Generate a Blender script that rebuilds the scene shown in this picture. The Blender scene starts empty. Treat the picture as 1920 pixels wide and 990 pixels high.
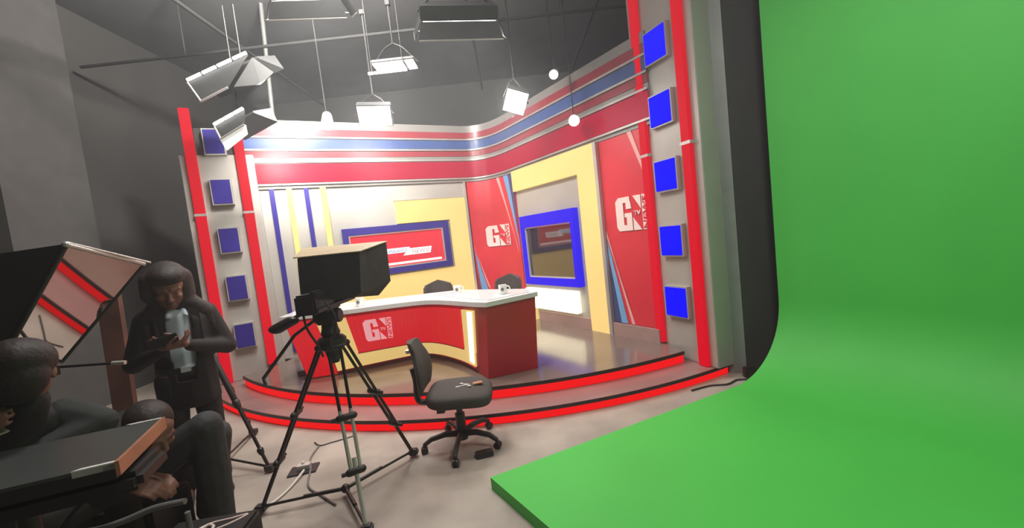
import bpy, bmesh, math, random
from mathutils import Vector as V, Matrix
random.seed(7)
sc = bpy.context.scene
COL = sc.collection
PI = math.pi

# ------------------------------------------------------------------ materials
def mat(name, col, rough=.5, metal=0., em=None, es=0., var=.06, scale=6., bump=0., spec=.5, coat=0.):
    m = bpy.data.materials.new(name); m.use_nodes = True
    nt = m.node_tree; p = nt.nodes['Principled BSDF']
    p.inputs['Roughness'].default_value = rough
    p.inputs['Metallic'].default_value = metal
    p.inputs['Specular IOR Level'].default_value = spec
    p.inputs['Coat Weight'].default_value = coat
    tc = nt.nodes.new('ShaderNodeTexCoord')
    nz = nt.nodes.new('ShaderNodeTexNoise'); nz.inputs['Scale'].default_value = scale
    nz.inputs['Detail'].default_value = 4
    nt.links.new(tc.outputs['Object'], nz.inputs['Vector'])
    cr = nt.nodes.new('ShaderNodeValToRGB')
    a, b = 1-var, 1+var
    cr.color_ramp.elements[0].position = .3; cr.color_ramp.elements[1].position = .7
    cr.color_ramp.elements[0].color = (min(1,col[0]*a), min(1,col[1]*a), min(1,col[2]*a), 1)
    cr.color_ramp.elements[1].color = (min(1,col[0]*b), min(1,col[1]*b), min(1,col[2]*b), 1)
    nt.links.new(nz.outputs['Fac'], cr.inputs['Fac'])
    nt.links.new(cr.outputs['Color'], p.inputs['Base Color'])
    if bump:
        bp = nt.nodes.new('ShaderNodeBump'); bp.inputs['Strength'].default_value = bump
        bp.inputs['Distance'].default_value = .01
        nt.links.new(nz.outputs['Fac'], bp.inputs['Height']); nt.links.new(bp.outputs['Normal'], p.inputs['Normal'])
    if em:
        p.inputs['Emission Color'].default_value = (*em, 1); p.inputs['Emission Strength'].default_value = es
    return m

M = {}
M['floor'] = mat('studio_floor', (.37,.32,.275), .5, var=.22, scale=2.6, bump=.02)
M['room'] = mat('dark_room_paint', (.06,.058,.056), .85, var=.12, scale=1.2)
M['room2'] = mat('grey_pilaster_paint', (.085,.08,.077), .85, var=.1)
M['ceil'] = mat('dark_ceiling_paint', (.13,.132,.135), .9, var=.15, scale=1.5)
M['stage'] = mat('stage_laminate', (.18,.135,.115), .13, var=.12, scale=2., spec=.9)
M['tread'] = mat('step_laminate', (.30,.17,.16), .25, var=.12, scale=2.)  # pink in the base colour stands in for reflected red LED light
M['nosing'] = mat('black_nosing', (.02,.012,.012), .4)
M['silver'] = mat('silver_laminate', (.44,.42,.385), .38, .25, var=.05, scale=3)
M['fascia'] = mat('fascia_silver', (.25,.235,.22), .4, .2, var=.05)
M['ftrim'] = mat('fascia_trim', (.42,.38,.36), .35, .4, var=.05)
M['silver2'] = mat('silver_trim', (.55,.52,.49), .3, .5, var=.04)
M['grey'] = mat('grey_paint', (.24,.25,.24), .5, var=.08)
M['black'] = mat('black_plastic', (.018,.017,.017), .45, var=.15)
M['blackm'] = mat('black_metal', (.03,.028,.028), .35, .4, var=.1)
M['drape'] = mat('black_masking', (.035,.035,.033), .8, var=.1)
M['hood'] = mat('hood_cloth', (.03,.03,.028), .8, var=.2, scale=5)
M['chrome'] = mat('aluminium', (.66,.65,.62), .35, .5, var=.06)
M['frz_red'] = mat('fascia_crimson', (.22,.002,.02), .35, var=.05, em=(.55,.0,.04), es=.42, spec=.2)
M['str_red'] = mat('fascia_stripe_red', (.27,.03,.045), .3, var=.05)
M['str_blue'] = mat('fascia_stripe_blue', (.045,.085,.24), .3, var=.06)
M['neon'] = mat('red_light_bar', (.12,.0,.004), .5, em=(.66,.0,.012), es=.95, var=.03, spec=.1)
M['led'] = mat('step_led_strip', (.15,.0,.002), .5, em=(.95,.004,.006), es=.92, var=.03, spec=.1)
M['blue'] = mat('blue_light_face', (0,0,.05), .6, em=(0,0,1.), es=1.15, var=.02, spec=.0)
M['navy'] = mat('navy_panel', (.024,.015,.20), .35, var=.08)
M['tvblue'] = mat('television_blue_surround', (.01,.0,.12), .5, em=(.012,0,.9), es=.9, var=.05, spec=.1)
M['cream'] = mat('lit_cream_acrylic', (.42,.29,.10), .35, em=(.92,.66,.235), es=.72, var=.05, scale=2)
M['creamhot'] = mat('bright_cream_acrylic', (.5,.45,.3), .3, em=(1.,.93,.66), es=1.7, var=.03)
M['pred'] = mat('red_graphic_vinyl', (.62,.03,.045), .35, var=.05)
M['sky'] = mat('pale_blue_vinyl', (.16,.36,.62), .35, var=.05)
M['dnavy'] = mat('dark_blue_vinyl', (.05,.06,.17), .4, var=.08)
M['pink'] = mat('pale_pink_vinyl', (.75,.35,.33), .4, var=.05)
M['litlogo'] = mat('backlit_logo_pale', (.5,.3,.3), .4, em=(.85,.38,.42), es=.75, var=.03)
M['logo'] = mat('logo_pale', (.80,.62,.58), .4, var=.05)
M['dred'] = mat('desk_red_lacquer', (.52,.006,.018), .28, var=.05)
M['dlit'] = mat('desk_lit_red_panel', (.25,.0,.006), .3, em=(.72,.0,.010), es=.75, var=.03)
M['top'] = mat('white_countertop', (.80,.78,.76), .08, var=.03)
M['glassy'] = mat('glass_tabletop', (.62,.66,.66), .05, var=.02)
M['base'] = mat('baseboard_mauve', (.34,.22,.20), .4, var=.08)
M['screen'] = mat('screen_red', (.35,.01,.02), .2, em=(.62,.03,.05), es=.8, var=.06)
M['scr_off'] = mat('glossy_dark_screen', (.03,.02,.015), .06, 0, var=.05, spec=1., coat=1.)
M['white'] = mat('white_ceramic', (.85,.84,.82), .25, var=.03)
M['capw'] = mat('caption_white', (.7,.6,.6), .4, em=(.85,.66,.66), es=.8, var=.02)
M['capb'] = mat('caption_blue', (.4,.6,.8), .4, em=(.5,.66,.85), es=.8, var=.02)
M['capt'] = mat('caption_grey', (.35,.3,.32), .4, em=(.38,.33,.36), es=.7, var=.02)
M['green'] = mat('chroma_green', (.07,.50,.07), .6, var=.05, scale=1.2)
M['lamp'] = mat('lamp_diffuser', (1,1,1), .4, em=(1.,.98,.94), es=9., var=.01)
M['tube'] = mat('fluorescent_tube', (1,1,1), .4, em=(1.,.99,.96), es=5., var=.01)
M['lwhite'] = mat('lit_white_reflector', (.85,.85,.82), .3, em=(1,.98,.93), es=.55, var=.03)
M['door'] = mat('barn_door_metal', (.05,.05,.05), .5, .3, var=.1)
M['skin'] = mat('brown_skin', (.24,.105,.068), .5, var=.12, scale=14)
M['skin2'] = mat('light_brown_skin', (.26,.115,.08), .5, var=.12, scale=14)
M['hair'] = mat('black_hair', (.022,.012,.011), .6, var=.35, scale=40, bump=.4)
M['jacket'] = mat('black_blazer', (.013,.009,.010), .8, var=.2, scale=25)
M['shirt'] = mat('pale_blue_shirt', (.70,.78,.88), .7, var=.08)
M['trouser'] = mat('black_trousers', (.012,.010,.010), .8, var=.2)
M['denim'] = mat('charcoal_denim', (.032,.035,.036), .75, var=.25, scale=20, bump=.2)
M['tee'] = mat('black_shirt', (.012,.011,.011), .8, var=.2)
M['greytee'] = mat('dark_grey_sleeve', (.026,.029,.029), .8, var=.2)
M['fabric'] = mat('charcoal_upholstery', (.055,.045,.042), .85, var=.2, scale=60, bump=.2)
M['wood'] = mat('dark_brown_wood', (.11,.045,.03), .5, var=.3, scale=4)
M['orange'] = mat('orange_reflection_edge', (.50,.23,.15), .35, .3, var=.15)  # orange base colour paints a reflection on the monitor's side
M['glass_dark'] = mat('dark_monitor_glass', (.055,.062,.06), .35, var=.1, spec=.6)
M['mirror'] = mat('half_mirror', (.55,.52,.50), .03, 1., var=.02)
M['cable_w'] = mat('white_cable', (.62,.58,.54), .5, var=.05)
M['cable_g'] = mat('grey_cable', (.17,.155,.145), .6, var=.05)
M['tan'] = mat('tan_leather', (.45,.20,.12), .6, var=.1)
M['redcloth'] = mat('red_cuff', (.5,.02,.02), .6, var=.1)
M['dpipe'] = mat('dark_pipe', (.022,.022,.022), .8, .0)
M['pipe'] = mat('grey_pipe', (.16,.16,.155), .6, .1, var=.1)
M['orange_reflection'] = M['orange']

# ------------------------------------------------------------------ builders
class B:
    def __init__(s): s.bm = bmesh.new()
    def box(s, c, size, rot=None):
        r = bmesh.ops.create_cube(s.bm, size=1)['verts']
        Mx = Matrix.Translation(V(c)) @ (rot.to_4x4() if rot is not None else Matrix()) @ Matrix.Diagonal((*size, 1))
        bmesh.ops.transform(s.bm, matrix=Mx, verts=r); return s
    def hexa(s, p):      # 8 points: bottom 4, top 4
        v = [s.bm.verts.new(V(q)) for q in p]
        for f in ((3,2,1,0),(4,5,6,7),(0,1,5,4),(1,2,6,5),(2,3,7,6),(3,0,4,7)): s.bm.faces.new([v[i] for i in f])
        return s
    def cone(s, a, b, r1, r2=None, seg=14):
        a, b = V(a), V(b); r2 = r1 if r2 is None else r2
        d = b-a
        if d.length < 1e-6: return s
        q = d.to_track_quat('Z', 'Y').to_matrix().to_4x4()
        r = bmesh.ops.create_cone(s.bm, cap_ends=True, segments=seg, radius1=r1, radius2=r2, depth=d.length)['verts']
        bmesh.ops.transform(s.bm, matrix=Matrix.Translation((a+b)/2) @ q, verts=r); return s
    def ball(s, c, r, rot=None, sub=2):
        if not hasattr(r, '__len__'): r = (r, r, r)
        vs = bmesh.ops.create_icosphere(s.bm, subdivisions=sub, radius=1)['verts']
        bmesh.ops.transform(s.bm, matrix=Matrix.Translation(V(c)) @ (rot.to_4x4() if rot is not None else Matrix()) @ Matrix.Diagonal((*r, 1)), verts=vs); return s
    def tube(s, pts, r, seg=8, smooth=0):
        pts = [V(p) for p in pts]
        if smooth: pts = spline(pts, smooth)
        rings = []; prev = None
        for i, p in enumerate(pts):
            t = (pts[min(i+1, len(pts)-1)]-pts[max(i-1, 0)]).normalized()
            if prev is None:
                n = t.orthogonal().normalized()
            else:
                n = (prev - t*prev.dot(t)).normalized()
            prev = n; b = t.cross(n)
            rr = r[min(len(r)-1, round(i*(len(r)-1)/max(1,len(pts)-1)))] if hasattr(r, '__len__') else r
            rings.append([s.bm.verts.new(p + n*math.cos(2*PI*k/seg)*rr + b*math.sin(2*PI*k/seg)*rr) for k in range(seg)])
        for a, b in zip(rings, rings[1:]):
            for k in range(seg): s.bm.faces.new((a[k], a[(k+1)%seg], b[(k+1)%seg], b[k]))
        s.bm.faces.new(rings[0][::-1]); s.bm.faces.new(rings[-1]); return s
    def lathe(s, c, prof, seg=24):
        c = V(c); rings = []
        for r, z in prof:
            rings.append([s.bm.verts.new(c+V((r*math.cos(2*PI*k/seg), r*math.sin(2*PI*k/seg), z))) for k in range(seg)])
        for a, b in zip(rings, rings[1:]):
            for k in range(seg): s.bm.faces.new((a[k], a[(k+1)%seg], b[(k+1)%seg], b[k]))
        s.bm.faces.new(rings[0][::-1]); s.bm.faces.new(rings[-1]); return s
    def prism(s, poly, z0, z1):   # xy polygon
        a = [s.bm.verts.new((x, y, z0)) for x, y in poly]; b = [s.bm.verts.new((x, y, z1)) for x, y in poly]
        s.bm.faces.new(a[::-1]); s.bm.faces.new(b); n = len(poly)
        for i in range(n): s.bm.faces.new((a[i], a[(i+1)%n], b[(i+1)%n], b[i]))
        return s
    def patch(s, F, q, d0, d1, n=1, m=1):  # bilinear quad in (s,z) of frame F; q = (bl, br, tr, tl)
        def P(u, v, d):
            x = (1-v)*((1-u)*q[0][0]+u*q[1][0]) + v*((1-u)*q[3][0]+u*q[2][0])
            z = (1-v)*((1-u)*q[0][1]+u*q[1][1]) + v*((1-u)*q[3][1]+u*q[2][1])
            return F(x, z, d)
        g = [[[s.bm.verts.new(P(i/n, j/m, d)) for j in range(m+1)] for i in range(n+1)] for d in (d0, d1)]
        for i in range(n):
            for j in range(m):
                a = g[1]; s.bm.faces.new((a[i][j], a[i+1][j], a[i+1][j+1], a[i][j+1]))
                a = g[0]; s.bm.faces.new((a[i][j+1], a[i+1][j+1], a[i+1][j], a[i][j]))
        for i in range(n):
            s.bm.faces.new((g[0][i][0], g[0][i+1][0], g[1][i+1][0], g[1][i][0]))
            s.bm.faces.new((g[1][i][m], g[1][i+1][m], g[0][i+1][m], g[0][i][m]))
        for j in range(m):
            s.bm.faces.new((g[1][0][j], g[1][0][j+1], g[0][0][j+1], g[0][0][j]))
            s.bm.faces.new((g[0][n][j], g[0][n][j+1], g[1][n][j+1], g[1][n][j]))
        return s
    def rect(s, F, s0, s1, z0, z1, d0, d1, n=1): return s.patch(F, ((s0,z0),(s1,z0),(s1,z1),(s0,z1)), d0, d1, n, 1)
    def hull(s, a, b, ra, rb):
        t = bmesh.new()
        for c, r in ((a, ra), (b, rb)):
            vs = bmesh.ops.create_icosphere(t, subdivisions=2, radius=1)['verts']
            r = r if hasattr(r, '__len__') else (r, r, r)
            bmesh.ops.transform(t, matrix=Matrix.Translation(V(c)) @ Matrix.Diagonal((*r, 1)), verts=vs)
        res = bmesh.ops.convex_hull(t, input=t.verts)
        junk = [g for g in set(res['geom_interior'] + res['geom_unused']) if isinstance(g, bmesh.types.BMVert)]
        bmesh.ops.delete(t, geom=junk, context='VERTS')
        me = bpy.data.meshes.new('tmp'); t.to_mesh(me); t.free(); s.bm.from_mesh(me); bpy.data.meshes.remove(me); return s
    def bevel(s, w, seg=2):
        bmesh.ops.remove_doubles(s.bm, verts=s.bm.verts, dist=1e-6)
        es = [e for e in s.bm.edges if len(e.link_faces) == 2 and e.calc_face_angle(0) > .5]
        bmesh.ops.bevel(s.bm, geom=es, offset=w, segments=seg, affect='EDGES', clamp_overlap=True); return s

def spline(pts, n=6):
    out = []
    P = [pts[0]] + list(pts) + [pts[-1]]
    for i in range(1, len(P)-2):
        p0, p1, p2, p3 = P[i-1], P[i], P[i+1], P[i+2]
        for k in range(n):
            t = k/n
            out.append(.5*((2*p1)+(p2-p0)*t+(2*p0-5*p1+4*p2-p3)*t*t+(3*p1-p0-3*p2+p3)*t**3))
    out.append(pts[-1]); return out

def wpos(o):
    p = V((0,0,0))
    while o is not None: p += o.location; o = o.parent
    return p
def finish(name, me, m, parent=None, smooth=False, loc=None):
    o = bpy.data.objects.new(name, me); COL.objects.link(o)
    off = wpos(parent) if parent is not None else V((0,0,0))
    if parent is not None: o.parent = parent
    elif loc is not None: o.location = loc; off = V(loc)
    if off.length > 0: me.transform(Matrix.Translation(-off))
    if m is not None: me.materials.append(m)
    if smooth:
        for p in me.polygons: p.use_smooth = True
    return o
def obj(name, b, m, parent=None, smooth=False, loc=None):
    bmesh.ops.recalc_face_normals(b.bm, faces=b.bm.faces)
    me = bpy.data.meshes.new(name); b.bm.to_mesh(me); b.bm.free()
    o = finish(name, me, m, parent, False, loc)
    if smooth:
        me.polygons.foreach_set('use_smooth', [True]*len(me.polygons))
        try:
            me.set_sharp_from_angle(angle=math.radians(35))
        except Exception: pass
    return o
def tag(o, label, cat, group=None):
    o['label'] = label; o['category'] = cat
    if group: o['group'] = group
    return o
def thing(name, label, cat, loc=(0,0,0), group=None):
    o = bpy.data.objects.new(name, None); COL.objects.link(o); o.location = loc; o.empty_display_size = .1
    return tag(o, label, cat, group)
def struct(name, b, m):
    o = obj(name, b, m); o['kind'] = 'structure'; return o
def dup(root, label, loc=None, rotz=None, group=None):
    r = root.copy(); COL.objects.link(r); r['label'] = label
    if group: r['group'] = group
    if loc is not None: r.location = loc
    if rotz is not None: r.rotation_euler.z = rotz
    for ch in list(root.children):
        c = ch.copy(); COL.objects.link(c); c.parent = r
        for g in ch.children:
            d = g.copy(); COL.objects.link(d); d.parent = c
    return r
def text_bm(txt, size=1.):
    cu = bpy.data.curves.new('t', 'FONT'); cu.body = txt; cu.size = size; cu.resolution_u = 3; cu.offset = .02
    ob = bpy.data.objects.new('t', cu); COL.objects.link(ob)
    dg = bpy.context.evaluated_depsgraph_get()
    me = bpy.data.meshes.new_from_object(ob.evaluated_get(dg)); b = bmesh.new(); b.from_mesh(me)
    COL.objects.unlink(ob); bpy.data.objects.remove(ob); bpy.data.curves.remove(cu); bpy.data.meshes.remove(me)
    r = bmesh.ops.extrude_face_region(b, geom=list(b.faces))
    for g in r['geom']:
        if isinstance(g, bmesh.types.BMVert): g.co.z = 1.
    return b
def text_on(bld, F, txt, s0, s1, z0, z1, d0, d1, rot=False, slant=0.):
    t = text_bm(txt)
    xs = [v.co.x for v in t.verts]; ys = [v.co.y for v in t.verts]
    x0, x1, y0, y1 = min(xs), max(xs), min(ys), max(ys)
    for v in t.verts:
        u = (v.co.x-x0)/(x1-x0); w = (v.co.y-y0)/(y1-y0); dd = d1 if v.co.z > .5 else d0
        if rot: u, w = 1-w, u
        v.co = F(s0+(s1-s0)*u, z0+(z1-z0)*w + slant*u, dd)
    me = bpy.data.meshes.new('x'); t.to_mesh(me); t.free(); bld.bm.from_mesh(me); bpy.data.meshes.remove(me)

def remesh(b, voxel, smooth_it=4):
    me = bpy.data.meshes.new('r'); b.bm.to_mesh(me); b.bm.free()
    ob = bpy.data.objects.new('r', me); COL.objects.link(ob)
    m = ob.modifiers.new('r', 'REMESH'); m.mode = 'VOXEL'; m.voxel_size = voxel; m.use_smooth_shade = True
    if smooth_it:
        s = ob.modifiers.new('s', 'SMOOTH'); s.iterations = smooth_it; s.factor = .5
    dg = bpy.context.evaluated_depsgraph_get(); dg.update()
    out = bpy.data.meshes.new_from_object(ob.evaluated_get(dg))
    COL.objects.unlink(ob); bpy.data.objects.remove(ob); bpy.data.meshes.remove(me); out.materials.clear()
    return out

class Frame:
    def __init__(s, A, Bp, flip=False):
        s.A = V((*A, 0)); d = V((*Bp, 0))-s.A; s.L = d.length; s.d = d.normalized()
        s.n = V((s.d.y, -s.d.x, 0)) * (-1 if flip else 1)
    def __call__(s, a, z, d): return s.A + s.d*a + s.n*d + V((0,0,z))
P0, P1, P2, P3 = (-3.40,5.61), (-.65,7.10), (.18,6.68), (1.58,4.45)
FB = Frame(P0, P1); FR = Frame(P2, P3)
class CFrame:
    def __init__(s):
        C = V((-.227,7.329)); a, c = V(P1), V(P2)
        s.p = [(1-t)**2*a+2*t*(1-t)*C+t*t*c for t in [i/24 for i in range(25)]]
        s.l = [0]
        for u, v in zip(s.p, s.p[1:]): s.l.append(s.l[-1]+(v-u).length)
        s.L = s.l[-1]
    def __call__(s, a, z, d):
        a = max(0, min(s.L-1e-6, a)); i = 0
        while s.l[i+1] < a: i += 1
        t = (a-s.l[i])/(s.l[i+1]-s.l[i]); p = s.p[i].lerp(s.p[i+1], t)
        e0 = (s.p[min(i+1,24)]-s.p[i]).normalized()
        n = V((e0.y, -e0.x)); return V((p.x+n.x*d, p.y+n.y*d, z))
FC = CFrame()
PATH = [V(P0) - V((.879,.476))*.02] + FC.p + [V(P3)+V((.532,-.847))*.12]
def path_band(b, z0, z1, d0, d1):
    nn = []
    for i, p in enumerate(PATH):
        t = (PATH[min(i+1,len(PATH)-1)]-PATH[max(i-1,0)])
        if i in (0,): t = PATH[1]-PATH[0]
        t.normalize(); nn.append(V((t.y, -t.x)))
    r = []
    for p, n in zip(PATH, nn):
        a, c = p+n*d0, p+n*d1
        r.append([b.bm.verts.new((a.x,a.y,z0)), b.bm.verts.new((c.x,c.y,z0)), b.bm.verts.new((c.x,c.y,z1)), b.bm.verts.new((a.x,a.y,z1))])
    for a, c in zip(r, r[1:]):
        for k in range(4): b.bm.faces.new((a[k], a[(k+1)%4], c[(k+1)%4], c[k]))
    b.bm.faces.new(r[0][::-1]); b.bm.faces.new(r[-1]); return b

# ------------------------------------------------------------------ camera
F_PX = 760.
pitch = math.atan(F_PX/10722); roll = math.atan(1200/10655)
cp, sp = math.cos(pitch), math.sin(pitch); c_, s_ = math.cos(roll), math.sin(roll)
r_, u_, f_ = V((1,0,0)), V((0,sp,cp)), V((0,cp,-sp))
cx, cy = c_*r_ - s_*u_, s_*r_ + c_*u_
cam = bpy.data.cameras.new('camera'); co = bpy.data.objects.new('camera', cam); COL.objects.link(co)
cam.sensor_width = 36; cam.lens = F_PX/1920*36; cam.clip_start = .05
co.matrix_world = Matrix(((cx.x,cy.x,-f_.x,0),(cx.y,cy.y,-f_.y,0),(cx.z,cy.z,-f_.z,1.6),(0,0,0,1)))
sc.camera = co

# ------------------------------------------------------------------ room
struct('floor', B().box((0,3.4,-.05), (11.4,13.0,.1)), M['floor'])
struct('ceiling', B().box((0,3.4,5.35), (11.4,13.0,.1)), M['ceil'])
struct('wall_left', B().box((-5.65,3.4,2.65), (.1,13.0,5.3)), M['room'])
struct('wall_right', B().box((5.65,3.4,2.65), (.1,13.0,5.3)), M['room'])
struct('wall_back', B().box((0,9.95,2.65), (11.2,.1,5.3)), M['room'])
struct('wall_front', B().box((0,-3.15,2.65), (11.2,.1,5.3)), M['room'])
struct('trim_1', B().box((-5.5,4.95,2.65), (.2,.95,5.3)), M['room2'])
bb = obj('switch_box', B().box((-5.37,4.95,1.86), (.06,.22,.26)).bevel(.01), M['wood'])
tag(bb, 'small dark brown box mounted on the grey pilaster of the left wall', 'box')

# ------------------------------------------------------------------ stage
CC1, R1 = V((-.247,8.384)), 5.010
CC2, R2 = V((-.236,8.399)), 4.716
def arc(C, R, a0, a1, n=64):
    return [(C.x+R*math.cos(math.radians(a0+(a1-a0)*i/n)), C.y+R*math.sin(math.radians(a0+(a1-a0)*i/n))) for i in range(n+1)]
def arc_band(C, r0, r1, a0, a1, z0, z1, n=64):
    b = B(); o = arc(C, r1, a0, a1, n); i_ = arc(C, r0, a0, a1, n)
    rg = [[b.bm.verts.new((*i_[k], z0)), b.bm.verts.new((*o[k], z0)), b.bm.verts.new((*o[k], z1)), b.bm.verts.new((*i_[k], z1))] for k in range(n+1)]
    for a, c in zip(rg, rg[1:]):
        for k in range(4): b.bm.faces.new((a[k], a[(k+1)%4], c[(k+1)%4], c[k]))
    b.bm.faces.new(rg[0][::-1]); b.bm.faces.new(rg[-1]); return b
ang = lambda C, p: math.degrees(math.atan2(p[1]-C.y, p[0]-C.x))
aL2, aR2 = ang(CC2, (-3.52,5.00)), ang(CC2, (1.66,4.07))
aL1, aR1 = ang(CC1, (-3.95,5.02)), ang(CC1, (2.02,3.92))
st = thing('lower_stage_step', 'wide curved lower step with glowing red riser around the news stage', 'step', (-.2,3.5,0))
low = arc(CC1, R1-.03, aL1, aR1) + [(2.0,4.2),(2.6,5.2),(1.2,7.6),(-.2,8.5),(-4.6,6.1)]
obj('riser', B().prism(low, 0, .07), M['nosing'], st)
low2 = arc(CC1, R1, aL1, aR1) + [(2.0,4.2),(2.6,5.2),(1.2,7.6),(-.2,8.5),(-4.6,6.1)]
obj('tread', B().prism(low2, .07, .1), M['tread'], st)
obj('nosing', arc_band(CC1, R1-.002, R1+.008, aL1, aR1, .072, .1015), M['nosing'], st)
obj('led_strip', arc_band(CC1, R1-.035, R1-.012, aL1, aR1, .004, .069), M['led'], st)
us = thing('stage_platform', 'raised curved news stage with glossy floor and glowing red edge', 'stage', (-.2,3.8,.1))
back = [(1.62,4.30),(1.55,4.62),(1.62,4.75),(.25,6.75),(-.05,7.15),(-.45,7.35),(-.75,7.2),(-3.42,5.75),(-3.22,5.62),(-3.30,5.33)]
up = arc(CC2, R2-.03, aL2, aR2) + back; up2 = arc(CC2, R2, aL2, aR2) + back
obj('riser', B().prism(up, .1, .19), M['nosing'], us)
obj('stage_floor', B().prism(up2, .19, .22), M['stage'], us)
obj('nosing', arc_band(CC2, R2-.002, R2+.008, aL2, aR2, .188, .2215), M['nosing'], us)
obj('led_strip', arc_band(CC2, R2-.035, R2-.012, aL2, aR2, .104, .187), M['led'], us)

# ------------------------------------------------------------------ set walls
sw = thing('back_set_wall', 'silver back wall of the news set with blue and cream vertical strips', 'set wall', (*FB(1.5,.22,0)[:2],.22))
obj('wall_panel', B().rect(FB, -.02, FB.L, .22, 2.64, -.09, -.002), M['silver'], sw)
for s0, s1, t0, t1, m in ((.19,.24,.19,.25,'navy'),(.40,.45,.40,.47,'cream'),(.625,.67,.62,.68,'navy'),(.84,.89,.83,.91,'cream')):
    obj('vertical_strip', B().patch(FB, ((s0,.3),(s1+.01,.3),(t1,2.60),(t0,2.60)), 0, .03), M[m], sw)
cp_ = B().rect(FB, 1.88, 3.07, 1.98, 2.34, 0, .035).rect(FB, 2.76, 3.07, .24, 1.98, 0, .035).rect(FB, .93, 2.76, .24, 1.18, 0, .035)
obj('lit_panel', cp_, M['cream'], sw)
nb = B().rect(FB, 2.70, 2.76, 1.18, 1.98, 0, .004).rect(FB, 1.88, 2.76, 1.975, 1.98, 0, .02)
obj('niche_trim', nb, M['grey'], sw)
obj('corner_trim', B().rect(FB, 3.075, 3.115, .22, 2.62, 0, .03), M['silver2'], sw)
obj('panel_edging', B().rect(FB, 1.87, 3.075, 2.34, 2.352, 0, .045), M['silver2'], sw)
obj('cover_strip', B().rect(FB, -.02, .03, .22, 2.62, 0, .05), M['silver2'], sw)

rw = thing('right_set_wall', 'silver right wall of the news set with a glowing cream surround and dark screen niche', 'set wall', (*FR(1.3,.22,0)[:2],.22))
obj('wall_panel', B().rect(FR, .02, FR.L+.02, .22, 2.64, -.09, -.002), M['silver'], rw)
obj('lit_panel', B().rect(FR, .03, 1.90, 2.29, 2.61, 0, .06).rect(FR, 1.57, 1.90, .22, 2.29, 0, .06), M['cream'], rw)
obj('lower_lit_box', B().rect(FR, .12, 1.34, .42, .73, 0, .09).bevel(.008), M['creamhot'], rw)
obj('side_lit_strip', B().rect(FR, .12, .30, .22, .42, 0, .08), M['cream'], rw)
obj('baseboard', B().rect(FR, .40, 1.56, .22, .37, 0, .05), M['base'], rw)
obj('baseboard', B().rect(FR, 1.96, FR.L+.01, .22, .375, 0, .06), M['base'], rw)
obj('cover_strip', B().rect(FR, 1.905, 1.955, .22, 2.61, 0, .075), M['silver2'], rw)

def logo(F, s0, s1, z0, z1, d, parent, m='logo', mt='pred'):
    w, h = s1-s0, z1-z0
    q = lambda pts: [(s0+x*w, z0+y*h) for x, y in pts]
    b = B(); n = 3
    for pts in (((.06,.0),(.24,.0),(.24,.2),(.0,.12)), ((0,.12),(.24,.2),(.24,.8),(0,.88)), ((0,.88),(.24,.8),(.24,1),(.10,1)),
                ((.24,.0),(.50,.0),(.50,.17),(.24,.17)), ((.24,.83),(.47,.83),(.45,1),(.24,1)), ((.33,.64),(.50,.64),(.475,.83),(.33,.83)),
                ((.33,.17),(.50,.17),(.50,.52),(.33,.52)), ((.27,.40),(.33,.40),(.33,.52),(.27,.52)),
                ((.56,1),(.79,1),(.79,.60),(.79,.60)), ((.53,.0),(.77,.0),(.53,.38),(.53,.38)),
                ((.82,0),(1,0),(1,1),(.82,1))):
        pts = list(pts)
        if len(set(pts)) == 3: pts = [pts[0], pts[1], pts[2], (pts[2][0]+1e-3, pts[2][1]-1e-3)]
        b.patch(F, q(pts), d, d+.006, n, n)
    text_on(b, F, 'TV', s0+.56*w, s0+.76*w, z0+.42*h, z0+.56*h, d, d+.006)
    lg = obj('logo', b, M[m], parent)
    t = B(); text_on(t, F, 'NEWS', s0+.84*w, s0+.985*w, z0+.04*h, z0+.96*h, d+.005, d+.011, rot=True)
    o = obj('logo_lettering', t, M[mt], lg)
    return lg

# corner red panel (curved) and right red panel
cpn = thing('corner_graphic_panel', 'red logo panel in the curved corner of the set, left of the dark screen', 'graphic panel', (*FC(.5,.22,0)[:2],.22))
L = FC.L
obj('panel', B().rect(FC, .02, L, .22, 2.62, -.05, .01, 20), M['pred'], cpn)
for q_ in (((.955,1.45),(.985,1.30),(.66,2.6),(.60,2.6)), ((.20,.75),(.25,.68),(.03,1.44),(.02,1.50))): obj('stripe', B().patch(FC, q_, .012, .018, 3, 12), M['pink'], cpn)
for q_ in (((L-.02,1.5),(L,1.38),(.90,2.6),(.78,2.6)), ((.10,.24),(.30,.24),(.03,1.4),(.03,1.38))): obj('stripe', B().patch(FC, q_, .012, .02, 4, 12), M['sky'], cpn)
for q_ in (((L-.012,1.7),(L,1.6),(L,2.6),(.91,2.6)), ((.03,.24),(.10,.24),(.03,1.0),(.03,.98))): obj('stripe', B().patch(FC, q_, .012, .019, 3, 8), M['dnavy'], cpn)
logo(FC, .27, .80, 1.44, 1.80, .022, cpn)
rp = thing('red_graphic_panel', 'tall red logo panel on the right set wall beside the right tower', 'graphic panel', (*FR(2.3,.37,0)[:2],.375))
obj('panel', B().rect(FR, 1.96, FR.L+.01, .38, 2.61, 0, .02), M['pred'], rp)
for q_ in (((2.24,.385),(2.29,.385),(1.965,1.43),(1.965,1.52)), ((2.58,2.15),(2.62,2.15),(2.47,2.6),(2.41,2.6))): obj('stripe', B().patch(FR, q_, .022, .028), M['pink'], rp)
obj('stripe', B().patch(FR, ((2.08,.385),(2.18,.385),(1.965,1.40),(1.965,1.2)), .022, .028), M['sky'], rp)
obj('stripe', B().patch(FR, ((1.965,.385),(2.08,.385),(1.966,1.1),(1.965,1.1)), .022, .027), M['dnavy'], rp)
logo(FR, 2.15, 2.62, 1.50, 1.89, .024, rp)

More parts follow.
